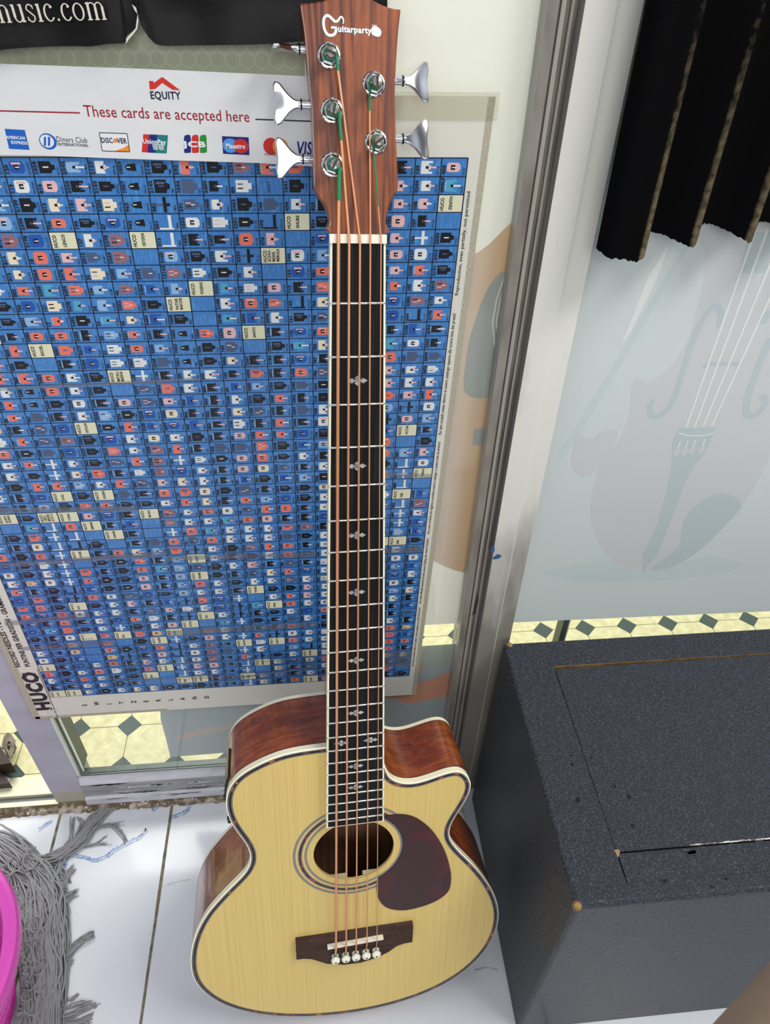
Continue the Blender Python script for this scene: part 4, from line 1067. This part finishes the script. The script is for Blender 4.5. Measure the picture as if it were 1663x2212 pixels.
# headstock
HEAD = [(-0.0225,0.0027),(-0.0232,0.0113),(-0.0245,0.0184),(-0.0267,0.0238),(-0.0304,0.029),(-0.0345,0.0343),(-0.0356,0.0377),(-0.0351,0.0594),(-0.0354,0.0932),(-0.037,0.1138),(-0.039,0.1458),(-0.0414,0.1652),(-0.0401,0.1669),(-0.0324,0.1681),(-0.0225,0.1702),(-0.0171,0.1724),(-0.0081,0.1747),(0.0011,0.1753),(0.0129,0.173),(0.0174,0.1713),(0.0228,0.1693),(0.0303,0.1677),(0.0354,0.1674),(0.0366,0.1661),(0.0349,0.1537),(0.0332,0.1332),(0.032,0.1084),(0.0325,0.0829),(0.0338,0.057),(0.0343,0.0401),(0.0319,0.0339),(0.0288,0.0292),(0.0259,0.0229),(0.0238,0.012),(0.0238,0.0033)]
HO = spl(HEAD, 3)
b = MB()
b.poly(offset(HO, .0012), 0, 0); b.ring(offset(HO, .0012), offset(HO, .0003), 0, .0005, 0); b.ring(offset(HO, .0003), HO, .0005, .0015, 0); b.ring(HO, HO, .0015, .016, 1); b.poly(HO, .016, 1)
head = b.build('headstock', [head_wood, neck_wood], parent=bass, tf=HW)
# wordmark on the headstock
b = MB()
hp = lambda a: [(-.0249+(x-410)*.0000524, .1502-(y-400)*.0000590) for x, y in a]   # zoomed photo units
g = spl(hp([(712, 320), (722, 280), (700, 242), (670, 250), (640, 285), (600, 298), (560, 275), (510, 240), (470, 238), (435, 270), (425, 330), (440, 400), (480, 450), (530, 460), (580, 445), (605, 410), (608, 368)]), 4, False)
ws = [ .0008+ (.0020-.0008)*min(1, i/22) for i in range(len(g))]
b.stroke(g, ws, -.0003, 0); b.stroke(hp([(535, 368), (620, 368)]), .0016, -.0003, 0)
text(b, 'uitarparty', hp([(634, 412)])[0], hp([(1140, 412)])[0], size=.0062, z=-.0003, mat=0, bold=.035)
b.poly(spl(hp([(1142, 345), (1180, 325), (1240, 335), (1285, 375), (1275, 425), (1235, 445), (1180, 435), (1140, 415)]), 4), -.0003, 0)
for x in (1155, 1182, 1208): b.disc(hp([(x, 316)])[0], .0005, -.0003, 0, 8)
b.build('wordmark', mat('silver_white_print', c8(222, 236, 244), .3), parent=head, tf=HW)
# tuning machines
POST = [(-.0197, .0551, 'l'), (-.0191, .0943, 'l'), (-.0204, .1328, 'l'), (.0148, .1145, 'r'), (.0162, .0730, 'r')]
KEYZ = [(-1, .0592), (-1, .0990), (-1, .1382), (1, .1192), (1, .0766)]
SLOT = [60, 75, -20, 88, 35]
for i, (px_, pv, sd) in enumerate(POST):
    b = MB()
    b.lathe([(.0092, -.0001), (.0092, -.0010), (.0084, -.0018), (.0076, -.0020)], (px_, pv, 0), (0, 0, 1), 32, 0)
    b.lathe([(.0074, -.0020), (.0074, -.0042), (.0058, -.0052), (.0048, -.0052)], (px_, pv, 0), (0, 0, 1), 6, 0, False)
    b.lathe([(.0044, -.0045), (.0044, -.0100), (.0041, -.0150), (.0036, -.0172), (0, -.0176)], (px_, pv, 0), (0, 0, 1), 20, 1)
    a = math.radians(SLOT[i]); dx, dy = math.cos(a), math.sin(a)
    b.add([(px_+dx*.0040-dy*.0009, pv+dy*.0040+dx*.0009, -.0178), (px_-dx*.0040-dy*.0009, pv-dy*.0040+dx*.0009, -.0178), (px_-dx*.0040+dy*.0009, pv-dy*.0040-dx*.0009, -.0178), (px_+dx*.0040+dy*.0009, pv+dy*.0040-dx*.0009, -.0178)], [(0, 1, 2, 3)], 2)
    b.build('string_post', [chrome, post_top, black], parent=head, tf=HW)
    sx_, kv = KEYZ[i]
    xe = (-.036 if sx_ < 0 else .0335); W0 = .011
    b = MB()
    b.lathe([(.0034, -.002), (.0034, .0058), (.0040, .0060), (.0040, .0072), (.0034, .0074), (.0032, .009)], (xe, kv, W0), (sx_, 0, 0), 20, 0)
    b.lathe([(.0042, .0060), (.0042, .0073)], (xe, kv, W0), (sx_, 0, 0), 20, 1)
    # butterfly key: outline (out, up) then swept with thickness, twisted about its axis
    KO = [(.007, .0026), (.012, .0040), (.0165, .0075), (.0205, .0120), (.0235, .0150), (.0268, .0155), (.0285, .0130), (.0287, .0085), (.0280, .0040), (.0278, 0)]
    KO = [(a_, c_) for a_, c_ in KO] + [(a_, -c_) for a_, c_ in reversed(KO[:-1])]
    KO = spl(KO, 3)
    tw = math.radians((86 if i == 2 else (-8 if sx_ < 0 else 6)))
    def kp(o_, u_, w_):
        return (xe+sx_*o_, kv+u_*math.cos(tw)-w_*math.sin(tw), W0+u_*math.sin(tw)+w_*math.cos(tw))
    KI = offset(KO, .0014)
    vs = []; n = len(KO)
    lay = [(KI, -.0023), (offset(KO, .0004), -.0015), (KO, -.0002), (offset(KO, .0004), .0012), (KI, .0019)]
    for L0, w_ in lay: vs += [kp(p[0], p[1], w_*(1.35-min(1, p[0]/.03)*.5)) for p in L0]
    b.add(vs, [(j*n+q, j*n+(q+1) % n, (j+1)*n+(q+1) % n, (j+1)*n+q) for j in range(4) for q in range(n)], 0, True)
    for L0, w_ in (lay[0], lay[-1]):
        tr = tessellate_polygon([[Vector((p[0], p[1], 0)) for p in L0]])
        b.add([kp(p[0], p[1], w_*(1.35-min(1, p[0]/.03)*.5)) for p in L0], [tuple(t) for t in tr], 0, True)
    b.build('tuning_key', [chrome_key, dark_metal], parent=head, tf=HW)
# strings, with green silk wraps at both ends
NUTX = (-.0169, -.0080, .0010, .0097, .0187); SADX = (-.0257, -.0121, .0015, .0160, .0295)
RAD = (.00150, .00120, .00100, .00080, .00058)
WRAP = [(.0293, 1), (.0736, 1), (.1226, 1), (.0955, -1), (.0255, -1)]
def hg(u, v, w): return (u, -.004-v*math.cos(HA), .003+v*math.sin(HA)+w)
PI_ = [0, 1, 2, 3, 4]
for i in range(5):
    px_, pv, sd = POST[PI_[i]]
    side = 1 if i < 3 else -1
    a_end = (px_+side*.0046 if i != 4 else px_-.0040, pv-.001, -.0078)
    nutp = (NUTX[i], -.003, -.0030-RAD[i]*.3)
    sad = (SADX[i], .8768-.0025*i/4*1.0, -.0018-RAD[i]); pin = (PX[i], .8975, .0020)
    E = Vector(hg(*a_end)); N0 = Vector(nutp)
    b = MB()
    b.tube([E, N0, (NUTX[i], .002, -.0030-RAD[i]*.3), sad, pin], RAD[i], 8, 0)
    t0 = 1-(pv-WRAP[i][0])/max(pv, 1e-6); t0 = max(0.05, min(.95, (pv-WRAP[i][0])/pv))
    m_ = E.lerp(N0, t0)
    b.tube([E, m_], RAD[i]*1.18, 8, 1)
    turns = 3.2
    b.tube([hg(px_+.0046*math.cos(q)*side, pv+.0046*math.sin(q), -.0090+.0045*(k2/40)) for k2 in range(41) for q in [-.2+2*PI*turns*k2/40]], .0007, 6, 1)
    b.tube([Vector(pin).lerp(Vector(sad), .22), pin], RAD[i]*1.5, 8, 1)
    b.build('string', [copper, green_thread], parent=bass, tf=GW)
# preamp panel on the upper-left side
b = MB()
s_ = [p for p in OUT if p[0] < -.145 and .59 < p[1] < .672]
s_.sort(key=lambda p: p[1])
so = [(p[0]-.0022, p[1]) for p in s_]
vs = [(p[0], p[1], .030) for p in so]+[(p[0], p[1], .078) for p in so]+[(p[0]+.002, p[1], .030) for p in so]+[(p[0]+.002, p[1], .078) for p in so]
n = len(so)
b.add(vs, [(i, i+1, n+i+1, n+i) for i in range(n-1)]+[(i, i+1, 2*n+i+1, 2*n+i) for i in range(n-1)]+[(n+i, n+i+1, 3*n+i+1, 3*n+i) for i in range(n-1)]+[(0, n, 3*n, 2*n), (n-1, 2*n-1, 4*n-1, 3*n-1)], 0)
pre = b.build('preamp_panel', black_gloss, parent=bass, tf=GW)
for yy, ww in ((.632, .040), (.642, .055), (.652, .042)):
    b = MB(); b.lathe([(.0035, 0), (.0035, .004), (0, .0042)], (-.1515+(.004 if yy > .65 else 0), yy, ww), (-1, 0, 0), 14, 0); b.build('knob', black_gloss, parent=pre, tf=GW)
b = MB(); b.lathe([(.0045, 0), (.0045, .007), (0, .0072)], (-.1455, .664, .036), (-1, .2, 0), 14, 0); b.build('knob', black_gloss, parent=pre, tf=GW)
b = MB(); b.lathe([(.006, 0), (.0065, .003), (.004, .006), (.007, .011), (.005, .013), (0, .0135)], (.2035, .945, .06), (1, .35, 0), 18, 0); b.build('strap_button', black_gloss, parent=bass, tf=GW)

# ================================================================== BLACK CABINET
BZ = .445
def tolex_fn(t, p, vec):
    vo = t.nodes.new('ShaderNodeTexBrick'); vo.inputs['Scale'].default_value = 1
    mp = t.nodes.new('ShaderNodeMapping'); mp.inputs['Scale'].default_value = (280, 620, 620); t.links.new(vec, mp.inputs[0])
    n1 = t.nodes.new('ShaderNodeTexNoise'); n1.inputs['Scale'].default_value = 1; n1.inputs['Detail'].default_value = 2; t.links.new(mp.outputs[0], n1.inputs[0])
    mp2 = t.nodes.new('ShaderNodeMapping'); mp2.inputs['Scale'].default_value = (700, 300, 300); t.links.new(vec, mp2.inputs[0])
    n2 = t.nodes.new('ShaderNodeTexNoise'); n2.inputs['Scale'].default_value = 1; n2.inputs['Detail'].default_value = 2; t.links.new(mp2.outputs[0], n2.inputs[0])
    mx = t.nodes.new('ShaderNodeMath'); mx.operation = 'MAXIMUM'; t.links.new(n1.outputs[0], mx.inputs[0]); t.links.new(n2.outputs[0], mx.inputs[1])
    r = t.nodes.new('ShaderNodeValToRGB'); t.links.new(mx.outputs[0], r.inputs[0]); r.color_ramp.elements[0].position = .46; r.color_ramp.elements[1].position = .68
    bm = t.nodes.new('ShaderNodeBump'); bm.inputs['Strength'].default_value = 1.0; bm.inputs['Distance'].default_value = .0007
    t.links.new(r.outputs[0], bm.inputs['Height']); t.links.new(bm.outputs[0], p.inputs['Normal'])
    c = t.nodes.new('ShaderNodeValToRGB'); t.links.new(mx.outputs[0], c.inputs[0]); c.color_ramp.elements[0].position = .48; c.color_ramp.elements[0].color = (.016, .018, .022, 1)
    c.color_ramp.elements[1].position = .66; c.color_ramp.elements[1].color = (.056, .065, .088, 1); t.links.new(c.outputs[0], p.inputs['Base Color'])
    t.nodes.remove(vo)
tolex = mat('black_textured_vinyl', (.02, .02, .022), .40, spec=.34, fn=tolex_fn)
raw = mat('raw_tan_wood', c8(160, 126, 80), .8, noise=((90, 90, 90), c8(130, 96, 58), 4, .4, .65))
pale_wear = mat('worn_white_edge', c8(205, 200, 190), .6, noise=((120, 120, 120), c8(80, 66, 56), 4, .45, .6))
void = mat('black_gap', (.004, .004, .004), .9)
cab = thing('equipment_cabinet', (.54, .47, 0), 'large black textured-vinyl cabinet with worn lid standing right of the guitar', 'cabinet')
BX0, BX1, BY0, BY1 = .2525, .93, .2895, .655
def rbox(mb, x0, y0, z0, x1, y1, z1, r, m=0, top=True):
    """box with rounded vertical and top edges"""
    def rr(x0, y0, x1, y1, r, n=4):
        out = []
        for cx_, cy_, a0 in ((x1-r, y1-r, 0), (x0+r, y1-r, 90), (x0+r, y0+r, 180), (x1-r, y0+r, 270)):
            out += [(cx_+r*math.cos(math.radians(a0+90*i/n)), cy_+r*math.sin(math.radians(a0+90*i/n))) for i in range(n+1)]
        return out
    L0 = rr(x0, y0, x1, y1, r)
    prev, pz = L0, z0
    mb.ring(L0, L0, z0, z1-r, m)
    prev, pz = L0, z1-r
    for k2 in range(1, 5):
        a = PI/2*k2/4; ins = r*(1-math.cos(a)); L1 = rr(x0+ins, y0+ins, x1-ins, y1-ins, max(r-ins, .0006)); z = z1-r+r*math.sin(a)
        mb.ring(prev, L1, pz, z, m); prev, pz = L1, z
    return prev, pz
b = MB()
edge, ez = rbox(b, BX0, BY0, .001, BX1, BY1, BZ, .006)
GX, GYB, GYF = .3165, .6075, .3430
# rim pieces of the top around the inset lid
b.poly(edge, BZ, 0, [[(GX, BY0+.020), (BX1-.06, BY0+.020), (BX1-.06, GYB), (GX, GYB)]])
b.ring([(GX, BY0+.020), (BX1-.06, BY0+.020), (BX1-.06, GYB), (GX, GYB)], [(GX, BY0+.020), (BX1-.06, BY0+.020), (BX1-.06, GYB), (GX, GYB)], BZ, BZ-.012, 1, smooth=False)
b.poly([(GX, BY0+.020), (BX1-.06, BY0+.020), (BX1-.06, GYB), (GX, GYB)], BZ-.008, 2)
b.poly(edge, .001, 0)
# wood chip where the vinyl is torn at the front-left corner
b.lathe([(0, .0055), (.003, .0052), (.0052, .002), (.0058, -.002), (.0050, -.009), (0, -.012)], (.2562, .2935, BZ-.0045), (-.25, -.35, 1), 9, 1, False)
b.lathe([(0, .003), (.0035, .0022), (.0055, -.001), (.005, -.004)], (.2625, .651, BZ-.0015), (-.2, .3, 1), 8, 1, False)
b.build('body', [tolex, raw, void], parent=cab, tf=lambda x, y, z: (x, y, z))
b = MB()
b.prism([(GX+.0006, GYF+.0012), (BX1-.0612, GYF+.0030), (BX1-.0612, GYB-.0008), (GX+.0010, GYB-.0058)], BZ-.010, BZ+.0003, 0)
bl_ = b
b = MB()
b.prism([(GX+.0014, BY0+.0203), (BX1-.0612, BY0+.0205), (BX1-.0612, GYF+.0005), (GX+.0022, GYF-.0008)], BZ-.010, BZ-.0003, 0)
b.build('front_strip', tolex, parent=cab)
b = bl_
random.seed(3)
xs = [.405+i*.006 for i in range(60)]
for i in range(len(xs)-1):
    w0 = .0022+.0012*random.random()
    b.add([(xs[i], GYF+.0010, BZ+.0005), (xs[i+1], GYF+.0012, BZ+.0005), (xs[i+1], GYF+.0012+w0*.6, BZ+.0006), (xs[i], GYF+.0010+w0*.6, BZ+.0006)], [(0, 1, 2, 3)], 1)
for i in range(10):
    x = .395+random.random()*.09; y = GYF-.002-random.random()*.009
    b.add([(x, y, BZ+.0001), (x+.010, y+.001, BZ+.0001), (x+.009, y+.005, BZ+.0001), (x-.001, y+.003, BZ+.0001)], [(0, 1, 2, 3)], 2)
b.add([(GX, GYF-.005, BZ+.0004), (GX+.0022, GYF-.003, BZ+.0004), (GX+.005, GYF+.002, BZ+.0004), (GX+.0045, GYF+.004, BZ+.0004), (GX-.0015, GYF+.004, BZ+.0004)], [(0, 1, 2, 3, 4)], 3)
for x, y, r in ((.300, .468, .0022), (.2985, .455, .0026), (.2915, .4085, .0036), (.325, .463, .0018), (.342, .423, .0022), (.355, .408, .0034), (.346, .372, .0024), (.36, .309, .003), (.43, .305, .0022), (.41, .298, .002)):
    n = 9; b.add([(x+r*random.uniform(.4, 1.3)*math.cos(2*PI*k2/n), y+r*random.uniform(.4, 1.3)*math.sin(2*PI*k2/n), BZ+.0006) for k2 in range(n)], [tuple(range(n))], 4)
b.build('lid', [tolex, pale_wear, tolex, raw, void], parent=cab)

# ================================================================== CURTAIN
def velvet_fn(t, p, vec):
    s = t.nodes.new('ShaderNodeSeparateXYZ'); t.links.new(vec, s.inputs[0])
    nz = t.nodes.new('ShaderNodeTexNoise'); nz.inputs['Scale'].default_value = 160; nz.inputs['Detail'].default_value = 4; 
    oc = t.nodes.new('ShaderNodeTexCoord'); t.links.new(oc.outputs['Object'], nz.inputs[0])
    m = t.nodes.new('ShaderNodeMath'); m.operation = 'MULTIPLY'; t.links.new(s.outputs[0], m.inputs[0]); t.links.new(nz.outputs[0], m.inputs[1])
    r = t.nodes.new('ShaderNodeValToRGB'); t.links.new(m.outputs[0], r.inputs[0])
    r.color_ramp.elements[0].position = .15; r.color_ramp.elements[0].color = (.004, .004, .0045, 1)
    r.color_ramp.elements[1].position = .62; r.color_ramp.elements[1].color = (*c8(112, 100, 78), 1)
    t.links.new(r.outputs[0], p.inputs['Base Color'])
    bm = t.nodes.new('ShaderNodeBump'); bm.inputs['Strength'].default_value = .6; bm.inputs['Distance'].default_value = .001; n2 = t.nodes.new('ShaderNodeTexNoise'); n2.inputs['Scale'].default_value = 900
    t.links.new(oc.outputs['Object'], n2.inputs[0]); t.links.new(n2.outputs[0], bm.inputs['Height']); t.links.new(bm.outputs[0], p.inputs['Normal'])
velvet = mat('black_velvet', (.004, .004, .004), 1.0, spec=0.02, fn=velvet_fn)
CYc = .645
prof = [(.262, .005), (.270, .014), (.285, .016), (.298, .018), (.3055, .012), (.309, .000), (.314, -.012), (.325, -.010), (.341, -.002), (.3540, .004), (.3600, -.002), (.3640, -.014), (.372, -.020), (.388, -.016), (.402, -.006), (.4115, .0), (.417, -.006), (.421, -.018), (.432, -.022), (.45, -.016), (.465, -.004), (.475, -.008), (.48, -.022), (.50, -.026), (.52, -.014), (.53, -.01), (.535, -.024), (.56, -.028), (.6, -.01)]
P2 = spl([(a, -c) for a, c in prof], 9, False)
b = MB(); rows_ = 60
vs = []; at = []
for j in range(rows_+1):
    t_ = j/rows_
    for i, (x, d_) in enumerate(P2):
        zb = 1.022+.15*max(0, .002)-(.35*(-d_))*1.0+random.uniform(-.0009, .0009)*(1 if j == 0 else 0)
        zb = 1.030+(d_)*.55+random.uniform(-.001, .001)*(1 if j == 0 else 0)
        z = zb+(1.42-zb)*t_
        drift = -.03*(z-1.03)
        vs.append((x+drift*.35, CYc+d_*(1-.2*t_), z))
n = len(P2)
fs = [(j*n+i, j*n+i+1, (j+1)*n+i+1, (j+1)*n+i) for j in range(rows_) for i in range(n-1)]
b.add(vs, fs, 0, True); b.add([(x, y+.004, z) for x, y, z in vs], fs, 0, True)
b.add([p for i in range(n) for p in (vs[i], (vs[i][0], vs[i][1]+.004, vs[i][2]))], [(2*i, 2*i+1, 2*i+3, 2*i+2) for i in range(n-1)], 0, True)
b.add([p for j in range(rows_+1) for p in (vs[j*n], (vs[j*n][0], vs[j*n][1]+.004, vs[j*n][2]))], [(2*j, 2*j+1, 2*j+3, 2*j+2) for j in range(rows_)], 0, True)
cur = b.build('curtain', velvet, label='black velvet curtain hanging in folds in front of the violin film', category='curtain')
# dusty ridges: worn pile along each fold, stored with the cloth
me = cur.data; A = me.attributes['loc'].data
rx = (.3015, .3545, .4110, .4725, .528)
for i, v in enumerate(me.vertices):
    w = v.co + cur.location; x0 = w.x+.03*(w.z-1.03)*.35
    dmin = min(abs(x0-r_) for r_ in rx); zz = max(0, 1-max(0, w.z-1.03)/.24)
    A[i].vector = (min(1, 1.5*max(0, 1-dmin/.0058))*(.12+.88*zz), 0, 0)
random.seed(21)

# ================================================================== MOP
mop_m = mat('grey_mop_yarn', c8(152, 152, 153), .95, noise=((1, 1, 1), c8(132, 134, 139), 2, .3, .7), bump=((700, 700, 700), .8, .001, 2), obj=True)
b = MB()
def yarn(pts, r, n=5):
    P = []
    for x, y, z in spl(pts, 7, False):
        dx, dy = x+.6067, y-.367; rr_ = math.hypot(dx, dy); lim = .125+.060*z/.2
        if rr_ < lim: x, y = -.6067+dx*lim/max(rr_, 1e-6)+random.uniform(0, .01), .367+dy*lim/max(rr_, 1e-6)
        P.append((x, y, z))
    b.tube([(x+random.uniform(-.0006, .0006), y+random.uniform(-.0006, .0006), max(z, r*.9)+random.uniform(-.0004, .0004)) for x, y, z in P], [r*random.uniform(.8, 1.15)*(1 if i < len(P)-3 else .45) for i in range(len(P))], 5)
def fl3(x, y, z=.006): return (*fl(x, y, z), z)
def bundle(px, n, spread, r=.0014, zmax=.02, fan=1.0):
    """bundle of yarns following photo points, fanning out to its end"""
    base_ = [fl(x, y, .01) for x, y in px]
    for _ in range(n):
        o = (random.gauss(0, 1), random.gauss(0, 1)); cut = random.uniform(.8, 1.02); zo = random.uniform(.002, zmax)
        P = []
        for i, (X_, Y_) in enumerate(base_):
            t_ = i/(len(base_)-1); s_ = spread*(1+(fan-1)*t_); hgt = zo*(1-t_*.75)
            P.append((X_+o[0]*s_+random.gauss(0, .0016+s_*.35), Y_+o[1]*s_+random.gauss(0, .0016+s_*.35), hgt))
        if cut < 1 and len(P) > 2:
            e_ = Vector(P[-2]).lerp(Vector(P[-1]), max(0.1, cut)); P[-1] = tuple(e_)
        yarn(P, r*random.uniform(.7, 1.2))
# main hank from the upper left to beneath the basket
bundle([(-10, 1835), (40, 1860), (95, 1900), (115, 1960), (105, 2030), (110, 2110), (100, 2190), (105, 2300)], 150, .007, .0018, .045, 1.5)
bundle([(-60, 1870), (20, 1900), (70, 1960), (80, 2040), (75, 2130), (60, 2230)], 110, .013, .0018, .04, 1.2)
bundle([(60, 1960), (80, 2040), (60, 2120), (60, 2260)], 120, .012, .0016, .03, 1.3)
bundle([(-60, 1950), (10, 2000), (40, 2080), (40, 2160), (50, 2260)], 80, .017, .0018, .035, 1.2)
bundle([(-40, 1820), (20, 1850), (60, 1930), (60, 2020), (80, 2120), (80, 2240)], 90, .012, .0018, .05, 1.2)
# arm reaching the rail
bundle([(0, 1830), (60, 1858), (120, 1850), (165, 1815), (195, 1775), (225, 1745), (245, 1731)], 46, .0045, .0014, .018, 1.0)
bundle([(20, 1845), (80, 1862), (140, 1840), (180, 1795), (220, 1750), (288, 1722)], 16, .003, .0012, .014, 1.1)
bundle([(60, 1850), (110, 1848), (150, 1815), (155, 1770), (157, 1758)], 5, .002, .001, .01)
bundle([(120, 1850), (165, 1820), (205, 1785), (240, 1778), (265, 1800), (268, 1820)], 5, .0015, .001, .01)
bundle([(120, 1850), (150, 1830), (200, 1815), (232, 1798)], 4, .0015, .001, .01)
bundle([(110, 1856), (150, 1830), (200, 1820), (236, 1818)], 3, .0015, .001, .01)
bundle([(160, 1800), (175, 1775), (163, 1758)], 3, .0015, .001, .01)
bundle([(180, 1790), (225, 1782), (268, 1776)], 3, .0015, .001, .01)
# short tufts to the right
for px_ in ([(90, 1900), (125, 1920), (145, 1885), (157, 1872)], [(90, 1930), (120, 1955), (140, 1935), (165, 1920)], [(90, 1880), (115, 1900), (128, 1870), (130, 1860)], [(80, 1960), (105, 1990), (120, 1965), (123, 2005)],
            [(85, 1870), (110, 1900), (128, 1880), (145, 1905)], [(90, 1940), (112, 1975), (125, 1950), (160, 1925)]):
    bundle(px_, 12, .004, .0013, .02, .5)
bundle([(80, 2030), (105, 2062), (135, 2068), (165, 2040), (190, 2018), (196, 2014)], 16, .0028, .0013, .014, .5)
bundle([(90, 2060), (115, 2085), (140, 2080), (154, 2072)], 16, .004, .0013, .014, .7)
bundle([(95, 2090), (120, 2105), (128, 2130), (118, 2160)], 12, .003, .0014, .012, .5)
bundle([(110, 2120), (128, 2140), (142, 2158), (158, 2152), (168, 2140)], 4, .001, .001, .006, .7)
bundle([(100, 2180), (125, 2178), (160, 2165), (195, 2158)], 4, .001, .0013, .008, .7)
bundle([(100, 2190), (130, 2195), (170, 2180), (210, 2165)], 10, .003, .0013, .01, .5)
bundle([(100, 2200), (130, 2212), (170, 2205), (195, 2190)], 14, .004, .0013, .01, .5)
bundle([(100, 2220), (130, 2222), (170, 2208), (188, 2212)], 10, .004, .0013, .01, .5)
for _ in range(46):
    y0_ = random.uniform(1870, 2205); x0_ = random.uniform(80, 108)
    L_s = random.uniform(14, 52); a_s = random.uniform(-1.1, .3)
    bundle([(x0_-20, y0_+12), (x0_, y0_), (x0_+L_s*.5*math.cos(a_s), y0_+L_s*.5*math.sin(a_s)), (x0_+L_s*math.cos(a_s+.5), y0_+L_s*math.sin(a_s+.5))], random.choice((1, 1, 2, 3)), .0012, .0011, .018)
# loose curls on top
for _ in range(26):
    x, y = random.uniform(5, 90), random.uniform(1850, 2200); X_, Y_ = fl(x, y, .04); r_ = random.uniform(.006, .016); a0_ = random.uniform(0, 6)
    yarn([(X_+r_*math.cos(a0_+q*.9), Y_+r_*math.sin(a0_+q*.9)*1.3, .040+.006*math.sin(q)) for q in range(6)], .0013)
b.build('mop', mop_m, label='grey string mop head spread over the floor beside the pink basket', category='mop')

# ================================================================== BASKET
pink = mat('pink_plastic', c8(214, 78, 180), .35, spec=.4)
bas = thing('plastic_basket', (-.6067, .367, 0), 'bright pink openwork plastic basket cut off at the left edge', 'basket')
BC, BR, BH = (-.6067, .367), .1756, .200
b = MB()
b.lathe([(BR-.018, -.004), (BR-.016, .0), (BR-.004, .0030), (BR+.001, .0015), (BR+.003, -.003), (BR+.003, -.016), (BR, -.022), (BR-.003, -.016), (BR-.018, -.004)], (BC[0], BC[1], BH), (0, 0, 1), 96)
b.build('rim', pink, parent=bas)
b = MB()
N_ = 110
def wall(a, t_): r_ = (BR-.003)*(1-t_)+.114*t_; return (BC[0]+r_*math.cos(a), BC[1]+r_*math.sin(a), BH-.018-(BH-.028)*t_)
for i in range(N_):
    a = 2*PI*i/N_
    for s_ in (1, -1):
        pts_ = [wall(a+s_*q*.055*1.0, q/8) for q in range(9)]
        b.tube(pts_, .0013, 4, 0, False)
for t_ in (.0, .33, .66, 1.0): b.tube([wall(2*PI*i/72, t_) for i in range(73)], .0028, 6, 0, False)
b.build('lattice_wall', pink, parent=bas)
b = MB(); b.lathe([(0, .004), (.118, .004), (.122, .012), (.118, 0), (0, 0)], (BC[0], BC[1], .001), (0, 0, 1), 48); b.build('base', pink, parent=bas)

# ================================================================== STREET ITEMS (left, behind the post)
rust = mat('grey_weathered_steel', c8(128, 120, 104), .6, .3, noise=((60, 60, 60), c8(100, 92, 80), 4, .4, .6))
brown = mat('dark_brown_steel', c8(52, 38, 28), .5)
Zs = .03
q = [fl(x, y, Zs) for x, y in [(17, 1582), (26, 1588), (32, 1597), (31, 1612), (27, 1630), (23, 1637), (10, 1617), (3, 1615), (6, 1598), (9, 1589)]]
hq = [fl(x, y, Zs) for x, y in [(17, 1602), (20, 1601), (23, 1605), (22, 1612), (20, 1620), (17, 1620), (15, 1612)]]
lt = thing('latch_plate', (q[0][0], q[0][1], 0), 'weathered grey steel latch plate with a hole outside the left glass', 'latch')
b = MB(); b.prism(q, Zs-.004, Zs, 0, False, [hq]); b.build('plate', rust, parent=lt)
b = MB(); c0 = fl(20, 1600, Zs); b.box((c0[0]-.012, c0[1]-.008, 0.0005), (c0[0]+.004, c0[1]+.004, Zs-.004), 0); b.build('bracket', rust, parent=lt)
q = [fl(x, y, .05) for x, y in [(24, 1648), (0, 1611), (-90, 1560), (-90, 1655), (0, 1652)]]
b = MB(); b.prism(q, .018, .05, 0); b.build('steel_bar', brown, label='dark brown steel bar end on the street tiles beside the latch plate', category='bar')
q = [fl(x, y, .05) for x, y in [(13, 1678), (0, 1659), (-90, 1600), (-90, 1690), (0, 1679)]]
b = MB(); b.prism([(p[0], p[1]) for p in q], .001, .028, 0); b.build('steel_bar', brown, label='lower dark brown steel bar above the white tube end, bottom left', category='bar')
c0 = fl(13, 1682, .02)
b = MB(); b.tube([(c0[0]-.09, c0[1]-.002, .012), (c0[0]-.004, c0[1]+.004, .012), (c0[0], c0[1]+.002, .012), (c0[0]+.001, c0[1]-.003, .012)], .0045, 10); b.build('white_tube', pwhite, label='small white tube end beside the threshold track, bottom left', category='tube')

# ================================================================== PERSON (out-of-focus forearm)
skin = mat('brown_skin', c8(136, 116, 102), .7, spec=.2, noise=((30, 30, 30), c8(126, 108, 94), 3, .4, .6), obj=True)
def at_px(x, y, d): 
    r_ = ray(x, y); return CAM + r_*(d)
b = MB()
path = [at_px(1652+91*t_, 2530-94*t_, .20+.004*t_) for t_ in (-3, -2, -1, 0, 1, 2, 3, 4, 5)]
b.tube(path, [.026, .027, .029, .030, .031, .032, .033, .034, .035], 28)
b.build('person', skin, label='person: blurred bare brown forearm across the bottom right corner', category='person')
